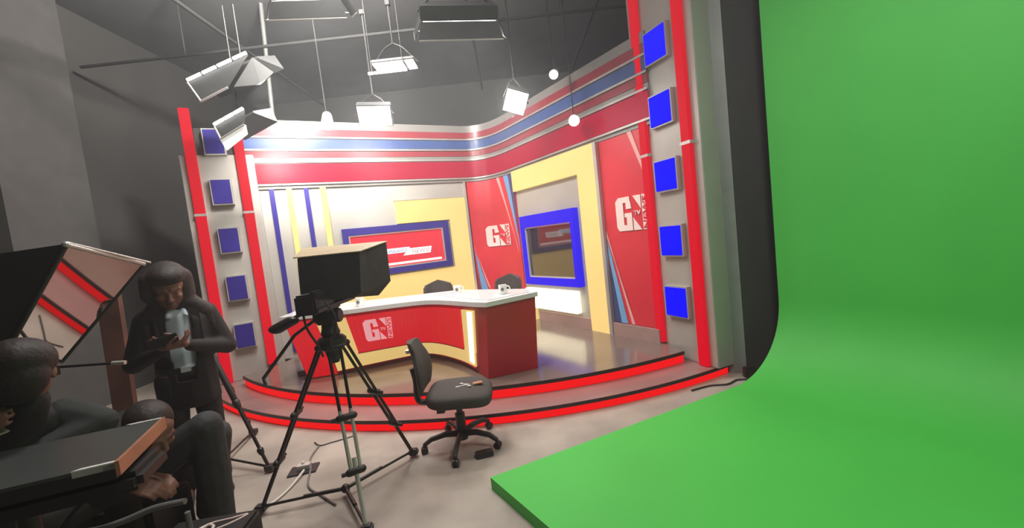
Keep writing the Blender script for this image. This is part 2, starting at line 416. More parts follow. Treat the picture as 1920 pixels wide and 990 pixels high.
# cornice
cn = thing('set_cornice', 'deep cornice of silver, red and blue stripes running round the top of the set', 'cornice', (-.2,7,2.62))
obj('fascia', path_band(B(), 2.60, 3.545, -.10, .03), M['fascia'], cn)
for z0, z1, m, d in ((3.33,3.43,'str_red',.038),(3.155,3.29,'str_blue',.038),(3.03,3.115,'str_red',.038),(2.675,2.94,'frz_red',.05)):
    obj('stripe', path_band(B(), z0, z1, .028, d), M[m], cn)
for z in (3.31, 3.135, 2.965, 2.655): obj('trim_strip', path_band(B(), z-.012, z+.012, .028, .055), M['ftrim'], cn)

# televisions
tv = thing('blue_framed_television', 'wide blue-framed television showing red breaking news card on back wall', 'television', (*FB(1.86,1.18,0)[:2],1.18))
obj('surround', B().rect(FB, 1.04, 1.12, 1.21, 1.965, 0, .08).rect(FB, 2.60, 2.70, 1.21, 1.965, 0, .08).rect(FB, 1.12, 2.60, 1.86, 1.965, 0, .08).rect(FB, 1.12, 2.60, 1.21, 1.30, 0, .08), M['navy'], tv)
obj('bezel', B().rect(FB, 1.12, 1.14, 1.30, 1.86, .01, .07).rect(FB, 2.58, 2.60, 1.30, 1.86, .01, .07).rect(FB, 1.14, 2.58, 1.84, 1.86, .01, .07).rect(FB, 1.14, 2.58, 1.30, 1.32, .01, .07), M['silver2'], tv)
scn = obj('screen', B().rect(FB, 1.14, 2.58, 1.32, 1.84, .01, .045), M['screen'], tv)
obj('caption_bar', B().patch(FB, ((1.50,1.52),(1.99,1.52),(2.02,1.60),(1.48,1.60)), .045, .049), M['capb'], tv)
cw = obj('caption_bar', B().patch(FB, ((1.90,1.47),(2.35,1.47),(2.38,1.575),(2.0,1.575)), .049, .053).rect(FB, 1.2, 2.53, 1.34, 1.375, .045, .049), M['capw'], tv)
b = B(); text_on(b, FB, 'BREAKING', 1.52, 1.97, 1.535, 1.59, .049, .052); obj('lettering', b, M['capt'], tv)
b = B(); text_on(b, FB, 'NEWS!', 2.05, 2.33, 1.49, 1.56, .053, .056); obj('lettering', b, M['capt'], tv)
t2 = thing('dark_television', 'bright blue-framed television with a dark reflective screen on right wall', 'television', (*FR(.8,.8,0)[:2],.8))
obj('surround', B().rect(FR, .18, .27, .80, 1.87, 0, .10).rect(FR, 1.38, 1.45, .80, 1.87, 0, .10).rect(FR, .27, 1.38, 1.69, 1.87, 0, .10).rect(FR, .27, 1.38, .80, .91, 0, .10), M['tvblue'], t2)
obj('screen', B().rect(FR, .27, 1.38, .91, 1.69, .01, .05), M['scr_off'], t2)
obj('bezel', B().rect(FR, .27, 1.38, .91, .93, .05, .075).rect(FR, .27, 1.38, 1.67, 1.69, .05, .075).rect(FR, .27, .29, .93, 1.67, .05, .075).rect(FR, 1.36, 1.38, .93, 1.67, .05, .075), M['chrome'], t2)

# ------------------------------------------------------------------ towers
def tower(F, Lb, label, ztop, boxes, sbox, bm_, inner_at_L, bd):
    c = F(Lb/2, .1, 0)
    t = thing('light_tower', label, 'set column', (c.x, c.y, .1))
    obj('column_body', B().rect(F, -.13, Lb+.14, .1, 3.04 if inner_at_L else ztop-.25, -.22, 0).bevel(.006), M['silver'], t)
    if inner_at_L: obj('upper_backing', B().rect(F, .06, Lb-.06, 3.04, 3.38, -.05, -.01), M['drape'], t)
    for s, z0 in ((0, .105), (Lb, .24)) if inner_at_L else ((0,.24),(Lb,.105)):
        obj('light_bar', B().rect(F, s-.055, s+.055, z0, 3.27 if (inner_at_L and s > .1) else ztop, 0, .05).bevel(.008), M['neon'], t)
        w = obj('bar_joint', B().rect(F, s-.062, s+.062, 2.27, 2.30, 0, .056), M['silver2'], t)
    for z in boxes:
        bx = obj('display_box', B().rect(F, sbox[0]-.015, sbox[1]+.015, z-.165, z+.165, 0, bd), M['silver'], t)
        obj('blue_face', B().rect(F, sbox[0], sbox[1], z-.15, z+.15, bd, bd+.008), M[bm_], bx)
    return t
FTL = Frame((-3.84,5.19), (-3.38,5.43))
tL = tower(FTL, FTL.L, 'left silver set tower with red light bars and dim navy boxes', 3.61, (.69,1.32,1.94,2.56,3.19), (.165,.365), 'navy', True, .08)
FTR = Frame((1.59,4.45), (1.81,3.93))
tR = tower(FTR, FTR.L, 'right silver set tower with red light bars and bright blue boxes', 4.25, (.72,1.36,2.03,2.69,3.32), (.145,.42), 'blue', False, .05)
FS = Frame((1.90,3.915), (2.005,3.888))
obj('return_panel', B().rect(FS, 0, FS.L, .1, 4.0, -.25, 0), M['silver'], tR)
FG = Frame((2.03,3.93), (2.17,3.87))
gp = obj('grey_masking_flat', B().rect(FG, 0, FG.L, 0, 4.6, -.04, 0), M['grey'], None)
tag(gp, 'narrow grey flat standing between the right tower and the black flat', 'flat')
FK = Frame((2.175,3.87), (2.62,3.86))
bk = obj('black_masking_flat', B().rect(FK, 0, FK.L, 0, 4.7, -.04, 0), M['drape'], None)
tag(bk, 'tall black flat standing between the grey flat and the green screen', 'flat')

# ------------------------------------------------------------------ green screen
e_, w_ = V((.914,.405,0)), V((.55,-.834,0))
O = V((-.29,2.49,0))
prof = [(0,.08)] + [(2.29+.66*math.sin(math.radians(a)), .08+.66*(1-math.cos(math.radians(a)))) for a in range(0,91,5)] + [(2.95,1.6),(2.95,4.5)]
outp = [(3.0,4.5),(3.0,0),(0,0)]
allp = prof+outp
b = B(); rows = []
for k in range(2):
    rows.append([b.bm.verts.new(O + e_*a + w_*(k*5.2) + V((0,0,z))) for a, z in allp])
n = len(allp)
for i in range(n): b.bm.faces.new((rows[0][i], rows[0][(i+1)%n], rows[1][(i+1)%n], rows[1][i]))
b.bm.faces.new(rows[0]); b.bm.faces.new(rows[1][::-1])
gs = obj('green_screen', b, M['green'], None, smooth=True); tag(gs, 'large green screen curving from wall down into a raised green floor', 'green screen')

# ------------------------------------------------------------------ desk
DT = [(-2.516,4.336),(-2.184,4.34),(-1.806,4.35),(-1.223,4.44),(-.913,4.42),(-.547,4.028),(-.41,3.881),(-.287,3.79),(.196,4.10)]
DB = [(-2.474,4.571),(-2.138,4.622),(-1.875,4.74),(-1.424,4.929),(-1.119,5.038),(-.623,4.44),(-.488,4.164),(-.356,3.901),(.146,4.06)]
def dense(P):
    i_ = [V(p) for p in P]; out = []
    for i in range(len(i_)-1):
        for k in range(4): out.append(i_[i].lerp(i_[i+1], k/4))
    out.append(i_[-1])
    # soften bend between column 2 and 6
    for _ in range(6):
        o2 = out[:]
        for k in range(9, 25): o2[k] = (out[k-1]+out[k]*2+out[k+1])/4
        out = o2
    return out
TT, BT = dense(DT), dense(DB)
class DFrame:
    L = 8
    def __call__(s, a, v, d):
        a4 = max(0, min(31.9999, a*4)); i = int(a4); t = a4-i
        p = TT[i].lerp(TT[i+1], t); q = BT[i].lerp(BT[i+1], t)
        e = ((TT[i+1]-TT[i])+(BT[i+1]-BT[i])).normalized(); n = V((e.y, -e.x))
        r = q.lerp(p, v); return V((r.x+n.x*d, r.y+n.y*d, .22+.73*v))
FD = DFrame()
dk = thing('news_desk', 'red curved news desk with glowing cream frame and white top on stage', 'desk', (-1.2,4.7,.22))
b = B()
topb = [V(p) for p in ((.15,4.33),(-.36,4.68),(-.72,4.95),(-2.05,4.93),(-2.5,4.88))]
botb = [V(p) for p in ((.12,4.33),(-.36,4.85),(-.75,5.3),(-2.05,5.2),(-2.45,5.0))]
tv_ = [b.bm.verts.new((p.x,p.y,.95)) for p in TT+topb]; bv_ = [b.bm.verts.new((p.x,p.y,.222)) for p in BT+botb]
n = len(tv_)
for i in range(n): b.bm.faces.new((bv_[i], bv_[(i+1)%n], tv_[(i+1)%n], tv_[i]))
b.bm.faces.new(tv_); b.bm.faces.new(bv_[::-1])
obj('desk_body', b, M['dred'], dk, True)
fr = B()
fr.patch(FD, ((1.02,.07),(6.02,.09),(6.0,.31),(1.05,.31)), .002, .02, 40, 1)
fr.patch(FD, ((1.0,.31),(1.95,.31),(1.9,.95),(1.0,.95)), .002, .02, 8, 1)
fr.patch(FD, ((5.25,.31),(6.05,.31),(6.05,.95),(5.2,.95)), .002, .02, 8, 1)
obj('lit_frame', fr, M['cream'], dk)
obj('bright_tube', B().patch(FD, ((5.62,.15),(5.95,.13),(5.95,.93),(5.6,.93)), .021, .03, 4, 1), M['creamhot'], dk)
obj('front_panel', B().patch(FD, ((1.95,.325),(5.2,.325),(5.15,.955),(1.88,.955)), .002, .03, 32, 1), M['dlit'], dk)
obj('left_panel', B().patch(FD, ((.03,.02),(.98,.02),(.97,.97),(.02,.97)), .002, .012, 4, 1), M['dlit'], dk)
obj('frame_edging', B().patch(FD, ((1.93,.31),(5.25,.31),(5.25,.325),(1.93,.325)), .002, .036, 32, 1).patch(FD, ((1.0,.055),(6.08,.075),(6.08,.09),(1.0,.07)), .002, .03, 40, 1), M['dred'], dk)
lg = logo(FD, 2.19, 2.76, .50, .87, .034, dk, 'litlogo', 'dlit')
ct = [V(p) for p in ((-2.56,4.33),)] + [p + V((0,-.02)) for p in TT[2:28]] + [V((-.285,3.765)), V((.225,4.085)), V((.19,4.36)), V((-.34,4.74)), V((-.70,5.0)), V((-2.05,4.99)), V((-2.6,4.93))]
obj('countertop', B().prism([(p.x,p.y) for p in ct], .955, 1.0), M['top'], dk)
obj('glass_inset', B().prism([(-.62,4.28),(-.27,3.86),(.14,4.11),(.12,4.32),(-.37,4.66),(-.66,4.86),(-.95,4.72)], 1.0, 1.008), M['glassy'], dk)

# mugs
def mug(name, label, x, y):
    t = thing(name, label, 'mug', (x, y, 1.0), 'mugs on the news desk')
    b = B().lathe((x,y,1.0), [(.032,.0),(.04,.004),(.042,.05),(.043,.095),(.039,.095),(.037,.012),(.001,.010)])
    obj('cup', b, M['white'], t, True)
    obj('handle', B().tube([(x+.04,y-.01,1.08),(x+.068,y-.016,1.072),(x+.072,y-.017,1.045),(x+.041,y-.01,1.028)], .006, 8, 5), M['white'], t, True)
    obj('printed_emblem', B().cone((x-.002,y-.0425,1.052), (x-.002,y-.0455,1.052), .018), M['cable_g'], t)
    return t
mug('mug', 'white mug on the desk beside the low black chair back', -.66, 4.66)
mug('mug', 'white mug near the right front corner of the news desk', -.125, 4.16).location.z = 1.008
mug('mug', 'white mug half hidden on desk behind the studio camera', -1.74, 4.50)
pp = obj('paper_sheet', B().box((-1.42,4.62,1.0015), (.30,.21,.002), Matrix.Rotation(.2,3,'Z')), M['white']); tag(pp, 'white paper sheet lying on the news desk right of camera', 'paper')

# ------------------------------------------------------------------ chairs
def star_base(t, x, y, z, zt, r=.29, rot=0., tilt=0):
    obj('gas_lift', B().cone((x,y,z+.07), (x,y,zt), .024).cone((x,y,z+.07), (x,y,z+.26), .038), M['black'], t, True)
    b = B().cone((x,y,z+.055), (x,y,z+.10), .045)
    for k in range(5):
        a = rot+k*2*PI/5; ca, sa = math.cos(a), math.sin(a)
        arm = obj('base_arm', B().tube([(x+ca*.02,y+sa*.02,z+.10),(x+ca*.13,y+sa*.13,z+.115),(x+ca*.24,y+sa*.24,z+.10),(x+ca*r,y+sa*r,z+.065)], [.027,.023,.020,.017], 8, 0), M['black'], t, True)
        cx_, cy_ = x+ca*r, y+sa*r
        obj('caster', B().cone((cx_-sa*.022,cy_+ca*.022,z+.027), (cx_-sa*.004,cy_+ca*.004,z+.027), .027).cone((cx_+sa*.022,cy_-ca*.022,z+.027), (cx_+sa*.004,cy_-ca*.004,z+.027), .027).cone((cx_,cy_,z+.03),(cx_,cy_,z+.075),.009), M['black'], arm, True)
    obj('hub', b, M['black'], t, True)
ch = thing('office_chair', 'armless black office chair in front of the stage steps', 'office chair', (-.57,3.10,0))
X, Y_ = -.54, 3.10
star_base(ch, X, Y_, 0, .40, .30, math.radians(50))
def cushion(c, sx, sy, sz, e=.45, ez=.6):
    b = B(); b.ball((0,0,0), 1, None, 5)
    for v in b.bm.verts:
        n = v.co.normalized(); f = lambda a, p: math.copysign(abs(a)**p, a)
        m = max(abs(n.x), abs(n.y), 1e-6); k = (n.x**4+n.y**4)**.25/max(1e-6, math.hypot(n.x, n.y))
        h = math.hypot(n.x, n.y)
        r = (h**e) / max(k, 1e-6) if h > 1e-6 else 0
        x = r*(n.x/h if h > 1e-6 else 0); y = r*(n.y/h if h > 1e-6 else 0)
        v.co = V(c)+V((x*sx, y*sy, f(n.z, ez)*sz))
    return b
b = cushion((X+.025,Y_,.425), .25, .235, .062)
for v in b.bm.verts:
    t_ = (v.co.x-X)/.25
    v.co.z -= .02*max(0,t_)**2 - .012*max(0,-t_)**2
obj('seat', b, M['fabric'], ch, True)
obj('mechanism', B().box((X-.03,Y_,.385), (.22,.16,.04)).box((X-.12,Y_-.1,.35),(.06,.05,.05)), M['black'], ch)
b = B().tube([(X-.14,Y_,.385),(X-.27,Y_,.38),(X-.315,Y_,.42),(X-.31,Y_,.55),(X-.325,Y_,.66)], [.022]*5, 8, 5)
for v in b.bm.verts: v.co.y = Y_+(v.co.y-Y_)*1.5
obj('back_bracket', b, M['black'], ch, True)
b = B()
rows = []
for i in range(13):
    z = .49+i*.032; u = i/12; hw = (.13+.09*math.sin(PI*min(1,u*1.0+.18)))*(1 if u < .93 else .8); th = .038*(math.sin(PI*(.12+.76*u))**.5)
    xc = X-.265 - .05*u*u - .02*math.sin(PI*u)*-1
    rows.append([b.bm.verts.new((xc+th*math.cos(a)*(1)+.03*(abs(math.sin(a))**2), Y_+hw*math.sin(a), z)) for a in [2*PI*k/20 for k in range(20)]])
for a, c in zip(rows, rows[1:]):
    for k in range(20): b.bm.faces.new((a[k], a[(k+1)%20], c[(k+1)%20], c[k]))
b.bm.faces.new(rows[0][::-1]); b.bm.faces.new(rows[-1])
obj('backrest', b, M['fabric'], ch, True)
obj('armrest_knob', B().cone((X-.30,Y_-.03,.80),(X-.345,Y_-.03,.80),.018), M['chrome'], ch, True)
ky = thing('key_bunch', 'silver keys lying on the office chair seat', 'keys', (X+.09,Y_-.02,.490))
obj('key_ring', B().tube([(X+.09+.018*math.cos(a),Y_-.02+.018*math.sin(a),.487) for a in [k*PI/8 for k in range(17)]], .002, 6), M['chrome'], ky)
for dx, dy in ((-.075,-.035),(-.05,.03),(.02,-.04)):
    obj('key', B().tube([(X+.09,Y_-.02,.488),(X+.09+dx,Y_-.02+dy,.488)], .006, 6).cone((X+.09+dx,Y_-.02+dy,.490),(X+.09+dx,Y_-.02+dy,.492),.013), M['chrome'], ky)
wl = obj('leather_pouch', B().box((X+.17,Y_-.01,.488), (.075,.045,.012), Matrix.Rotation(.3,3,'Z')).bevel(.004), M['tan']); tag(wl, 'small tan leather pouch beside the keys on the chair seat', 'pouch')
ab = obj('power_adapter', B().box((-.36,2.90,.018), (.13,.07,.036), Matrix.Rotation(.25,3,'Z')).bevel(.006), M['black']); tag(ab, 'small black adapter box on the floor under the office chair', 'adapter')

def studio_chair(x, y, rz, label):
    t = thing('anchor_chair', label, 'chair', (x,y,.22), 'anchor chairs behind the desk')
    star_base(t, x, y, .22, .62, .28)
    obj('seat', B().box((x,y,.67), (.48,.46,.09)).bevel(.035,3), M['fabric'], t, True)
    b = B(); rows = []
    for i in range(9):
        u = i/8; z = .74+u*.34; R = .25+.03*math.sin(PI*u*.5)
        half = .95-.22*u*u
        ring = []
        for k in range(17):
            a = -half+2*half*k/16 + PI/2
            ring.append((x+R*math.cos(a), y+.0+R*math.sin(a), z - (.06*abs(k-8)/8 if u > .8 else 0)))
        for k in range(16,-1,-1):
            a = -half+2*half*k/16 + PI/2
            ring.append((x+(R-.055)*math.cos(a), y+(R-.055)*math.sin(a), z - (.06*abs(k-8)/8 if u > .8 else 0)))
        rows.append([b.bm.verts.new(p) for p in ring])
    for a, c in zip(rows, rows[1:]):
        for k in range(34): b.bm.faces.new((a[k], a[(k+1)%34], c[(k+1)%34], c[k]))
    b.bm.faces.new(rows[0][::-1]); b.bm.faces.new(rows[-1])
    obj('backrest', b, M['fabric'], t, True)
    t.rotation_euler.z = rz
    return t
studio_chair(-1.07, 5.58, .1, 'black chair with low curved back behind the middle of desk')
studio_chair(-.17, 5.34, -.5, 'black chair with curved back behind the right end of desk')

# ------------------------------------------------------------------ centre camera and tripod
AX = V((-1.20,2.56,1.08))
feet = [V((-1.78,2.50,.02)), V((-.99,2.20,.02)), V((-.91,3.00,.02))]
tp = thing('camera_tripod', 'tall two-stage camera tripod with floor spreader in front of the stage', 'tripod', (-1.2,2.56,0))
obj('bowl', B().lathe((AX.x,AX.y,AX.z-.06), [(.03,-.10),(.05,-.02),(.085,.0),(.09,.05),(.07,.07),(.03,.08)]), M['black'], tp, True)
obj('fluid_head', B().lathe((AX.x,AX.y,AX.z), [(.045,.01),(.06,.03),(.05,.06),(.045,.10)]).box((AX.x,AX.y,AX.z+.14),(.10,.12,.09)).cone((AX.x-.08,AX.y,AX.z+.14),(AX.x+.08,AX.y,AX.z+.14),.045).box((AX.x,AX.y,AX.z+.19),(.09,.2,.02)).bevel(.004), M['black'], tp, True)
obj('pan_handle', B().tube([(AX.x-.07,AX.y-.03,AX.z+.13),(-1.37,2.45,1.14),(-1.52,2.33,.93),(-1.50,2.31,.90)], .010, 8), M['blackm'], tp, True)
for i, f in enumerate(feet):
    t0 = AX + (V((f.x,f.y,AX.z))-AX).normalized()*.075 - V((0,0,.05))
    side = (f-t0).cross(V((0,0,1))).normalized()
    m1 = t0.lerp(f, .42); m2 = t0.lerp(f, .70)
    mt = M['blackm'] if i != 1 else M['chrome']
    lg_ = obj('leg', B().cone(t0+side*.035, m1+side*.03, .010).cone(t0-side*.035, m1-side*.03, .010), M['blackm'], tp, True)
    obj('leg_shoulder', B().hull(t0+side*.04, t0-side*.04, .022, .022), M['black'], lg_, True)
    obj('middle_tube', B().cone(t0.lerp(f,.36)+side*.03, m2+side*.026, .011).cone(t0.lerp(f,.36)-side*.03, m2-side*.026, .011), mt, lg_, True)
    obj('lower_tube', B().cone(t0.lerp(f,.62), f, .013), mt, lg_, True)
    for q, w in ((.40,.055),(.69,.05)):
        c = t0.lerp(f, q); d = (f-t0).normalized()
        obj('clamp', B().hull(c+side*w*.75, c-side*w*.75, .022, .022).cone(c+side*w, c+side*(w+.03), .012), M['black'], lg_, True)
    obj('foot', B().box(f+V((0,0,.02)), (.07,.06,.045)).bevel(.01), M['black'], lg_, True)
ctr = V((-1.27,2.60,.05))
b = B()
for f in feet: b.cone(f+V((0,0,.03)), ctr, .009).cone(f.lerp(ctr,.5)+V((0,0,.02)), ctr, .013)
obj('spreader', b.ball(ctr, .03), M['blackm'], tp, True)

tc = thing('studio_camera', 'black studio camera with boxy prompter hood on the central tripod', 'camera', (-1.2,2.6,1.28))
near = [(-1.315,1.335),(-.985,1.335),(-.93,1.595),(-1.305,1.60)]
far = [(-1.47,1.27),(-1.00,1.26),(-.885,1.36),(-.875,1.655),(-1.47,1.67)]
b = B()
nv = [b.bm.verts.new((x,2.50,z)) for x, z in [(-1.325,1.335),(-1.0,1.325),(-.95,1.35),(-.925,1.60),(-1.31,1.605)]]
mv = [b.bm.verts.new((x,2.62,z)) for x, z in [(-1.345,1.33),(-1.0,1.32),(-.945,1.345),(-.925,1.605),(-1.335,1.61)]]
fv = [b.bm.verts.new((x,2.92,z)) for x, z in [(-1.48,1.29),(-.985,1.275),(-.885,1.37),(-.88,1.65),(-1.47,1.665)]]
for a, c in ((nv,mv),(mv,fv)):
    for k in range(5): b.bm.faces.new((a[k], a[(k+1)%5], c[(k+1)%5], c[k]))
b.bm.faces.new(nv[::-1])
# inner shell so that the hood has thickness
iv = [b.bm.verts.new(v.co*1.0 + (V((-1.18,2.92,1.46))-v.co)*.04) for v in fv]
jv = [b.bm.verts.new(V((v.co.x,2.54,v.co.z)) + (V((-1.15,2.54,1.46))-V((v.co.x,2.54,v.co.z)))*.06) for v in nv]
for k in range(5):
    b.bm.faces.new((fv[k], fv[(k+1)%5], iv[(k+1)%5], iv[k])); b.bm.faces.new((iv[k], iv[(k+1)%5], jv[(k+1)%5], jv[k]))
b.bm.faces.new(jv)
obj('prompter_hood', b, M['hood'], tc)
obj('lit_hood_top', B().hexa([(-1.33,2.49,1.607),(-.915,2.49,1.602),(-.87,2.93,1.653),(-1.48,2.93,1.668),(-1.33,2.49,1.613),(-.915,2.49,1.608),(-.87,2.93,1.659),(-1.48,2.93,1.674)]), mat('tan_lit_top', (.35,.27,.13), .5, var=.1), tc)  # thin sheet whose tan colour paints light reflected off the hood top
obj('camera_body', B().box((-1.21,2.44,1.33),(.12,.26,.12)).box((-1.16,2.36,1.38),(.05,.12,.05)).bevel(.012), M['black'], tc, True)
obj('mounting_plate', B().box((-1.2,2.60,1.288),(.12,.56,.022)).box((-1.2,2.72,1.305),(.05,.3,.02)), M['black'], tc)
obj('viewfinder', B().hull((-1.36,2.42,1.235),(-1.44,2.40,1.20),(.05,.03,.028),(.05,.035,.03)), M['blackm'], tc, True)
obj('viewfinder_arm', B().tube([(-1.22,2.45,1.29),(-1.30,2.44,1.27),(-1.36,2.42,1.24)], .012, 8, 4), M['black'], tc, True)
obj('cable_loop', B().tube([(-1.13,2.40,1.33),(-1.07,2.36,1.25),(-1.09,2.38,1.14),(-1.14,2.42,1.10),(-1.15,2.45,1.02)], .008, 8, 6).tube([(-1.25,2.36,1.30),(-1.22,2.32,1.2),(-1.19,2.36,1.08),(-1.2,2.42,1.0)], .007, 8, 6), M['black'], tc, True)

# second tripod behind the standing person
t3 = thing('light_tripod', 'dark tripod whose splayed leg shows behind the standing person', 'tripod', (-2.55,3.25,0))
f3 = [V((-2.03,3.02,.02)), V((-2.95,3.05,.02)), V((-2.60,3.72,.02))]; a3 = V((-2.55,3.25,1.05))
obj('head', B().lathe((a3.x,a3.y,a3.z), [(.05,-.05),(.06,0),(.05,.05),(.03,.09)]), M['black'], t3, True)
for f in f3:
    l = obj('leg', B().cone(a3, f, .014, .012).cone(a3, a3.lerp(f,.5), .022), M['blackm'], t3, True)
    obj('clamp', B().hull(a3.lerp(f,.5), a3.lerp(f,.53), .028, .024).hull(a3.lerp(f,.86), a3.lerp(f,.88), .025, .02), M['black'], l, True)
    obj('foot', B().box(f+V((0,0,.015)), (.06,.05,.04)), M['black'], l)
b = B()
for f in f3: b.cone(f+V((0,0,.02)), (-2.5,3.2,.06), .009)
obj('spreader', b, M['blackm'], t3, True)

# cables and plates
pw = thing('floor_socket_plate', 'square black cable plate on the floor behind the tripod spreader', 'cable plate', (-1.75,2.98,0))
obj('plate', B().box((-1.75,2.98,.006),(.20,.13,.012), Matrix.Rotation(.2,3,'Z')), M['black'], pw)
obj('connector', B().box((-1.75,2.99,.028),(.09,.05,.035), Matrix.Rotation(.2,3,'Z')).cone((-1.76,3.0,.02),(-1.76,3.0,.06),.012), M['chrome'], pw)
tag(obj('white_cable', B().tube([(-1.72,2.93,.03),(-1.73,2.75,.012),(-1.76,2.60,.012),(-1.84,2.47,.012),(-1.84,2.38,.012),(-1.75,2.33,.012),(-1.6,2.2,.012)], .008, 8, 6), M['cable_w'], None, True), 'white cable from the floor plate to the left tripod foot', 'cable')
tag(obj('grey_cable', B().tube([(-1.80,3.33,.009),(-1.78,3.15,.009),(-1.70,2.99,.009),(-1.60,2.75,.009),(-1.45,2.62,.009),(-1.30,2.50,.009)], .007, 8, 6), M['cable_g'], None, True), 'grey cable curving along the floor past the cable plate', 'cable')
tag(obj('black_cable', B().tube([(-1.88,3.42,.006),(-1.80,3.35,.006),(-1.72,3.38,.006),(-1.55,3.46,.006)], .005, 6, 6), M['black'], None, True), 'short thin black cable on floor near the lower step', 'cable')
cb = B().tube([(1.50,3.60,.01),(1.70,3.66,.01),(1.86,3.65,.01),(1.99,3.72,.01),(2.12,3.70,.01)], .008, 6, 6)
tag(obj('black_cable', cb, M['black'], None, True), 'black cable lying on floor at foot of the right tower', 'cable')
jb = obj('junction_box', B().box((2.14,3.775,.05),(.10,.07,.10)).bevel(.01), M['blackm']); tag(jb, 'small dark box on floor in front of the grey and black flats', 'box')
ob_ = thing('floor_outlet_box', 'small dark outlet box on the stage left of the desk', 'box', (-2.62,4.75,.22))
obj('box_body', B().box((-2.62,4.75,.25),(.10,.06,.06)).bevel(.005), M['blackm'], ob_)
obj('socket', B().box((-2.62,4.718,.25),(.06,.006,.03)), M['cable_g'], ob_)

# ------------------------------------------------------------------ ceiling grid
for i, (y, z) in enumerate(((4.1,4.45),(5.6,4.45))):
    tag(obj('lighting_pipe', B().cone((-5.4,y,z),(2.1,y,z),.02).cone((-4,y,z),(-4,y,5.3),.01).cone((1,y,z),(1,y,5.3),.01), M['dpipe'], None, True), ('nearer' if i == 0 else 'farther')+' long grey pipe running across the studio under the ceiling', 'pipe')
for i, x in enumerate((-3.3, -.2, 1.5)):
    tag(obj('cross_pipe', B().cone((x,2.2,4.52),(x,8.2,4.52),.022), M['dpipe'], None, True), ('leftmost','middle','rightmost')[i]+' of three pipes running front to back under the ceiling', 'pipe')
tag(obj('drop_pole', B().cone((-2.72,5.0,2.7),(-2.72,5.0,5.3),.025), M['pipe'], None, True) if False else obj('drop_pole', B().cone((-3.26,6.1,3.2),(-3.17,6.1,5.3),.028), M['pipe'], None, True), 'vertical grey pole hanging behind the left end of the cornice', 'pole')

def area(name, loc, target, sx, sy, power, col=(1,.96,.9), spread=180):
    l = bpy.data.lights.new(name, 'AREA'); l.shape = 'RECTANGLE'; l.size = sx; l.size_y = sy; l.energy = power; l.color = col
    l.spread = math.radians(spread)
    o = bpy.data.objects.new(name, l); COL.objects.link(o); o.location = loc
    o.rotation_euler = (V(target)-V(loc)).to_track_quat('-Z', 'Y').to_euler(); return o

def fixture(name, label, cat, c, target, w, h, power, rollz=0., doors=True, hang=4.45, face='lamp', group=None, vents=False, dl=.16, open_=.5, depth=.12, emit=True, spread=150):
    """soft light: housing, diffuser, four barn doors, yoke and hanger; shines to target"""
    c = V(c); t = thing(name, label, cat, c, group)
    q = (V(target)-c).to_track_quat('-Z', 'Y').to_matrix() @ Matrix.Rotation(rollz, 3, 'Z')
    T = lambda x, y, z: c + q @ V((x,y,z))
    b = B().box(c + q @ V((0,0,depth/2+.004)), (w,h,depth), q); b.bevel(.008, 2)
    obj('housing', b, M['door'], t)
    obj('diffuser', B().box(c + q @ V((0,0,-.001)), (w*.94,h*.9,.008), q), M[face], t)
    if doors:
        for sx, sy in ((0,1),(0,-1),(1,0),(-1,0)):
            if sx == 0:
                a, b_ = T(-w/2, sy*h/2, 0), T(w/2, sy*h/2, 0); c2, d2 = T(w/2*1.1, sy*(h/2+dl*open_), -dl), T(-w/2*1.1, sy*(h/2+dl*open_), -dl)
            else:
                a, b_ = T(sx*w/2, -h/2, 0), T(sx*w/2, h/2, 0); c2, d2 = T(sx*(w/2+dl*open_), h/2*1.1, -dl), T(sx*(w/2+dl*open_), -h/2*1.1, -dl)
            nn = (b_-a).cross(c2-b_).normalized()*.003
            dr = obj('barn_door', B().hexa([a-nn,b_-nn,c2-nn,d2-nn,a+nn,b_+nn,c2+nn,d2+nn]), M['door'], t)
            obj('door_edge', B().cone(c2, d2, .006), M['silver2'], dr)
    if vents:
        for k in range(4):
            x0 = -w*.46+k*w*.235; obj('lit_slot', B().box(c + q @ V((x0+w*.1,h/2+.004,depth*.55)), (w*.19,.012,.035), q), M['tube'], t)
    y0, y1 = T(-w/2-.02,0,depth/2), T(w/2+.02,0,depth/2)
    topc = (y0+y1)/2 + V((0,0,h*.6+.08))
    obj('yoke', B().tube([y0, y0.lerp(topc,.6)+V((0,0,.04)), topc, y1.lerp(topc,.6)+V((0,0,.04)), y1], .009, 6), M['blackm'], t, True)
    obj('hanger', B().cone(topc, (topc.x,topc.y,hang), .010).box((topc.x,topc.y,hang-.02),(.05,.05,.05)), M['dpipe'], t)
    if emit:
        area('soft_light', T(0,0,-.012), T(0,0,-1), w*.9, h*.85, power, spread=spread)
    return t

hl = fixture('hanging_lamp', 'bright square panel lamp hanging over the stage, left of centre', 'studio light', (-1.10,4.92,3.72), (-1.10,4.925,2.0), .50, .27, 12, doors=False, depth=.035)
obj('divider', B().box((-.97,4.92,3.708), (.022,.27,.02)), M['black'], hl)
bt = thing('tube_lamp', 'thin lit tube lamp hanging just before the square panel lamp', 'tube lamp', (-1.1,4.85,3.60))
obj('fluorescent_tube', B().cone((-1.38,4.76,3.60),(-.94,4.76,3.60),.014), M['tube'], bt, True)
for x in (-1.34,-.98): obj('hanger', B().cone((x,4.76,3.60),(x,4.76,5.3),.004), M['blackm'], bt)
fixture('led_spotlight', 'glaring white lamp above the middle of the back cornice', 'studio light', (-1.44,5.0,3.20), (-1.15,3.0,1.6), .40, .26, 12, doors=False, rollz=0.05)
fixture('led_spotlight', 'glaring tilted white lamp before the corner of the cornice', 'studio light', (.26,5.0,3.18), (-.1,3.2,1.7), .27, .29, 12, doors=False, rollz=.45)
